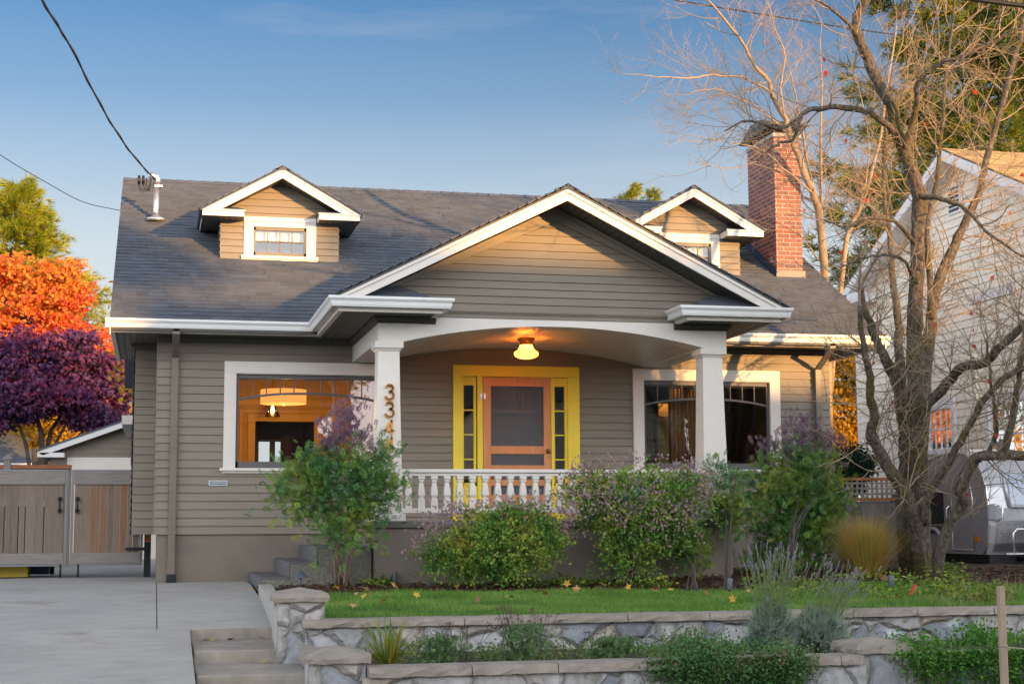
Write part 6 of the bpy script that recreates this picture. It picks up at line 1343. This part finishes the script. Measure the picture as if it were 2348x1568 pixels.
# low growth in the beds
N = 5200; pts = []; rr = random.Random(8)
for px, py, w_, h_, n in ((1760, 1325, 60, 14, 9), (1900, 1320, 70, 14, 9), (2020, 1318, 60, 12, 8), (2150, 1322, 60, 14, 8), (2260, 1332, 80, 12, 10), (1340, 1340, 80, 5, 6), (1200, 1343, 60, 4, 4), (860, 1343, 40, 4, 3), (1480, 1340, 60, 5, 4), (2170, 1305, 25, 14, 4)):
    for _ in range(n): pts.append(on_yard(px+rr.gauss(0, w_*.5), py+rr.gauss(0, h_*.5)))
P = np.repeat(np.array(pts), N//len(pts), 0); P = P+rng.normal(size=P.shape)*np.array([.11, .09, 0]); P[:, 2] = [zl(x, y) for x, y in P[:, :2]]; P[:, 2] += np.abs(rng.normal(0, .055, len(P)))
tag(cloud('bed_ground_cover', *LEAF, P, rotflat(rng.normal(size=P.shape)*[1, 1, .4], .2, .6), rng.uniform(.025, .065, len(P)), leafmat('low_growth', [(.05, .12, .02), (.10, .21, .03), (.22, .30, .04), (.38, .30, .03)], .3, 2.)), 'low mixed green and yellow growth along the beds', 'ground cover', kind='stuff')
pts = [on_yard(rr.gauss(2255, 60), rr.gauss(1338, 6)) for _ in range(420)]; P = np.array(pts); D = rng.normal(size=P.shape)*.45+np.array([0, 0, 1.])
tag(cloud('dry_grass', *BLADE, P, rotdir(D, .2), np.stack([np.full(len(P), .007), rng.uniform(.06, .2, len(P)), np.full(len(P), .1)], 1), leafmat('straw', [(.25, .20, .10), (.34, .27, .15), (.14, .16, .05)], .3)), 'dry straw-coloured grass at the right end of the bed', 'grass', kind='stuff')
pts = []
for _ in range(150):
    x = rr.uniform(1.6, 5.2) if rr.random() < .75 else rr.uniform(5.8, 9); pts.append((x, rr.uniform(-8.85, -7.15), -1.07))
P = np.repeat(np.array(pts), 26, 0); P = P+rng.normal(size=P.shape)*np.array([.07, .06, 0]); P[:, 2] += np.abs(rng.normal(0, .05, len(P)))
tag(cloud('terrace_ground_cover', *LEAF, P, rotflat(rng.normal(size=P.shape)*[1, 1, .5], .2, .6), rng.uniform(.015, .04, len(P)), leafmat('terrace_weed', [(.05, .11, .03), (.10, .20, .04), (.20, .28, .06), (.24, .16, .07)], .3, 2.)), 'sparse green weeds and creeping plants on the terrace soil', 'ground cover', kind='stuff')
# fallen leaves
def star_leaf(mat, nm):
    v = []; n = 5
    for i in range(2*n):
        a = math.pi*i/n; r_ = 1. if i % 2 == 0 else .48; v.append((r_*math.cos(a), r_*math.sin(a), .12*math.cos(a*2+.6)))
    me = bpy.data.meshes.new(nm); me.from_pydata(v+[(0, 0, .05)], [], [(i, (i+1) % (2*n), 2*n) for i in range(2*n)]); me.materials.append(mat); return me
fl = [star_leaf(M('fallen_leaf_tan', (.42, .25, .10), .8), 'leaf_tan'), star_leaf(M('fallen_leaf_gold', (.50, .30, .04), .8), 'leaf_gold'), star_leaf(M('fallen_leaf_brown', (.24, .10, .05), .8), 'leaf_brown')]
spots = [(818, 1372), (835, 1378), (852, 1372), (842, 1362), (955, 1375), (1095, 1387), (1135, 1352), (1228, 1366), (1250, 1371), (1322, 1362), (1440, 1357), (1499, 1363), (1507, 1360), (1537, 1362), (1620, 1372), (1903, 1358), (1945, 1362), (2030, 1356), (1720, 1368), (770, 1358), (790, 1352), (905, 1353), (1050, 1352), (1000, 1362), (1170, 1380), (1680, 1385), (880, 1390), (810, 1400), (2200, 1372), (1385, 1350), (960, 1347), (1300, 1348)]
for i, (px, py) in enumerate(spots):
    p = on_yard(px, py); o = bpy.data.objects.new('fallen_leaf', fl[i % 3]); COL.objects.link(o); o.location = (p[0], p[1], p[2]+.055); o.rotation_euler = (random.gauss(0, .5), random.gauss(0, .5), random.uniform(0, 6)); s = random.uniform(.035, .062); o.scale = (s, s, s)
    tag(o, 'dry tan or golden leaf fallen on the lawn', 'leaf', 'fallen leaves on the lawn')
def drive_z(y): return float(np.interp(y, [q[0] for q in DY[::-1]], [q[1] for q in DY[::-1]]))
for i, (px, py) in enumerate([(575, 1352), (600, 1366), (612, 1392), (618, 1420), (590, 1348)]):
    z = -.75
    for _ in range(8): p = atp(px, py, 'Z', z); z = drive_z(p[1])
    o = bpy.data.objects.new('fallen_leaf', fl[(i+1) % 3]); COL.objects.link(o); o.location = (p[0], p[1], p[2]+.012); o.rotation_euler = (random.gauss(0, .3), random.gauss(0, .3), random.uniform(0, 6)); s = random.uniform(.03, .05); o.scale = (s, s, s); tag(o, 'yellow leaf fallen on the concrete driveway', 'leaf', 'fallen leaves on the driveway')
for i, (px, z, y) in enumerate([(470, -1.028, -5.9), (490, -1.028, -5.85), (530, -1.03, -5.83), (600, -1.03, -5.85), (610, -1.15, -6.9)]):
    p = atp(px, 1450, 'Y', y); o = bpy.data.objects.new('fallen_leaf', fl[i % 3]); COL.objects.link(o); o.location = (p[0], y, z+.018); o.rotation_euler = (random.gauss(0, .3), random.gauss(0, .3), random.uniform(0, 6)); o.scale = (.045,)*3; tag(o, 'brown leaf lying on the concrete steps', 'leaf', 'fallen leaves on the steps')

# ================================================================ SMALL THINGS
g = on_yard(689, 1350); t = thing('path_light', tuple(g), 'small pagoda path light with a pointed cap beside the top pillar', 'garden light')
b = MB(); b.tube([(g[0], g[1], g[2]), (g[0], g[1], g[2]+.14)], .012, 8); b.build('stem', T['pathlight'], t); b = MB(); b.lathe([(.085, .125), (.08, .135), (.02, .19), (.008, .20)], tuple(g), 12); b.build('cap', T['pathlight'], t)
for px, py, lab in ((905, 1342, 'dark cylinder spot light by the left porch foundation'), (1673, 1342, 'dark cylinder spot light by the right porch corner'), (2044, 1347, 'dark cylinder spot light in the bed left of the bare tree')):
    g = on_yard(px, py); t = thing('spot_light', tuple(g), lab, 'garden light', 'cylinder garden spot lights'); b = MB(); b.tube([(g[0], g[1], g[2]), (g[0], g[1], g[2]+.05)], .014, 8); b.build('stem', T['black'], t); b = MB(); b.lathe([(.026, .03), (.030, .04), (.030, .15), (.027, .16)], tuple(g), 14); b.build('housing', T['pathlight'], t)
s = atd(2294, 1343, 9.7); t = thing('wooden_stake', (s[0], s[1], -1.75), 'square wooden stake standing before the ground cover at the front right', 'stake')
b = MB(); b.box(s[0]-.020, s[0]+.020, s[1]-.020, s[1]+.020, -1.75, s[2]); b.build('stake', T['stake'], t, bevel=.003)
b = MB(); zz = atd(2294, 1478, 9.7)[2]; b.tube([(s[0]+.026*math.cos(a), s[1]+.026*math.sin(a), zz+.004*math.sin(a*2)) for a in np.linspace(0, 12.5, 30)], .004, 5); e = atd(2420, 1486, 9.7); b.tube([(s[0]+.02, s[1]-.02, zz-.01), ((s[0]+e[0])/2, (s[1]+e[1])/2, zz-.025), tuple(e)], .0035, 5); b.build('twine', T['rope'], t)
g = on_yard(2082, 1328); t = thing('garden_marker', tuple(g), 'small red plastic wedge leaning at the foot of the bare tree', 'marker')
b = MB(); b.add([(g[0], g[1]-.02, g[2]), (g[0]+.04, g[1]-.02, g[2]), (g[0]+.10, g[1], g[2]+.10), (g[0]+.08, g[1], g[2]+.115), (g[0], g[1]+.02, g[2]), (g[0]+.04, g[1]+.02, g[2]), (g[0]+.10, g[1]+.02, g[2]+.10), (g[0]+.08, g[1]+.02, g[2]+.115)], [(0, 1, 2, 3), (7, 6, 5, 4), (0, 4, 5, 1), (1, 5, 6, 2), (2, 6, 7, 3), (3, 7, 4, 0)]); b.build('wedge', T['redplastic'], t)
t = thing('storage_tub', (5.75, -1.7, .05), 'bright blue tub with white lid on the porch behind the tall shrub', 'tub')
b = MB(); b.add([(5.35, -1.9, .05), (6.15, -1.9, .05), (6.15, -1.5, .05), (5.35, -1.5, .05), (5.30, -1.95, .60), (6.2, -1.95, .60), (6.2, -1.45, .60), (5.30, -1.45, .60)], [(0, 1, 5, 4), (1, 2, 6, 5), (2, 3, 7, 6), (3, 0, 4, 7), (0, 3, 2, 1)]); b.build('tub', T['bluebox'], t, bevel=.02); b = MB(); b.box(5.28, 6.22, -1.97, -1.43, .60, .64); b.build('lid', T['trim'], t, bevel=.01)

# ================================================================ ACROSS THE STREET (behind the camera: shade and reflections)
def opp_house(x0, x1, y, zt, ridge, mat, label):
    t = thing('street_house', ((x0+x1)/2, y, -1.75), label, 'house', 'houses across the street'); b = MB(); b.box(x0, x1, y-9, y, -1.75, zt); b.build('wall', mat, t); b = MB(); b.prism([(y+.5, zt-.1), (y-4.5, ridge), (y-9.5, zt-.1)], 'X', x0-.4, x1+.4); b.build('roof', T['shingle'], t)
    for k in range(int((x1-x0)/3)):
        b = MB(); xx = x0+1+k*3; b.box(xx, xx+1.2, y+.0, y+.04, .2, 1.8); w = b.build('window', T['trim'], t); b = MB(); b.quad((xx+.1, y+.045, .3), (xx+1.1, y+.045, .3), (xx+1.1, y+.045, 1.7), (xx+.1, y+.045, 1.7)); b.build('pane', T['darkglass'], w)
opp_house(12, 19.9, -36, 4.6, 8.2, T['cream'], 'house across the street, reflected in the front windows'); opp_house(23.4, 29.0, -36, 4.6, 8.2, T['stucco'], 'narrow house across the street that shades the porch'); opp_house(30.0, 46, -37, 4.0, 7.35, T['palegreen'], 'lower house across the street whose roof shades the right wing'); opp_house(-14, 6, -36, 4, 7, T['stucco'], 'house across the street left of the driveway view')
L_opp = leafmat('street_tree_leaf', [(.25, .16, .02), (.34, .22, .03), (.16, .17, .03), (.30, .12, .02)], .5, .6)
for i, (x, y, zc_, r_, n) in enumerate(((17.9, -31, 8.0, 1.1, 60), (22.4, -31.5, 8.4, .95, 50), (25., -30, 4.3, 1.7, 60), (21.7, -35.5, 4.3, 1.9, 120), (5, -33, 6.5, 3.2, 150), (-5, -34, 6.5, 3.4, 150))):
    leafy('street_tree', ['thin street tree opposite whose crown dapples the roof', 'leaning thin street tree opposite whose top dapples the middle of the roof', 'small street tree opposite the right window', 'golden tree in the gap between the houses opposite', 'full golden street tree opposite the porch', 'full golden street tree opposite the driveway'][i], (x, y, -1.75), [([np.array([x, y, -1.75]), np.array([x+.1, y, 2.]), np.array([x, y, zc_-.5])], .2)], [(x, y, zc_, r_, r_, r_*(.42 if zc_ > 11 else .75))], n, 40, .28, .16, LEAF, L_opp, T['twigdark'], .3, group='street trees opposite')
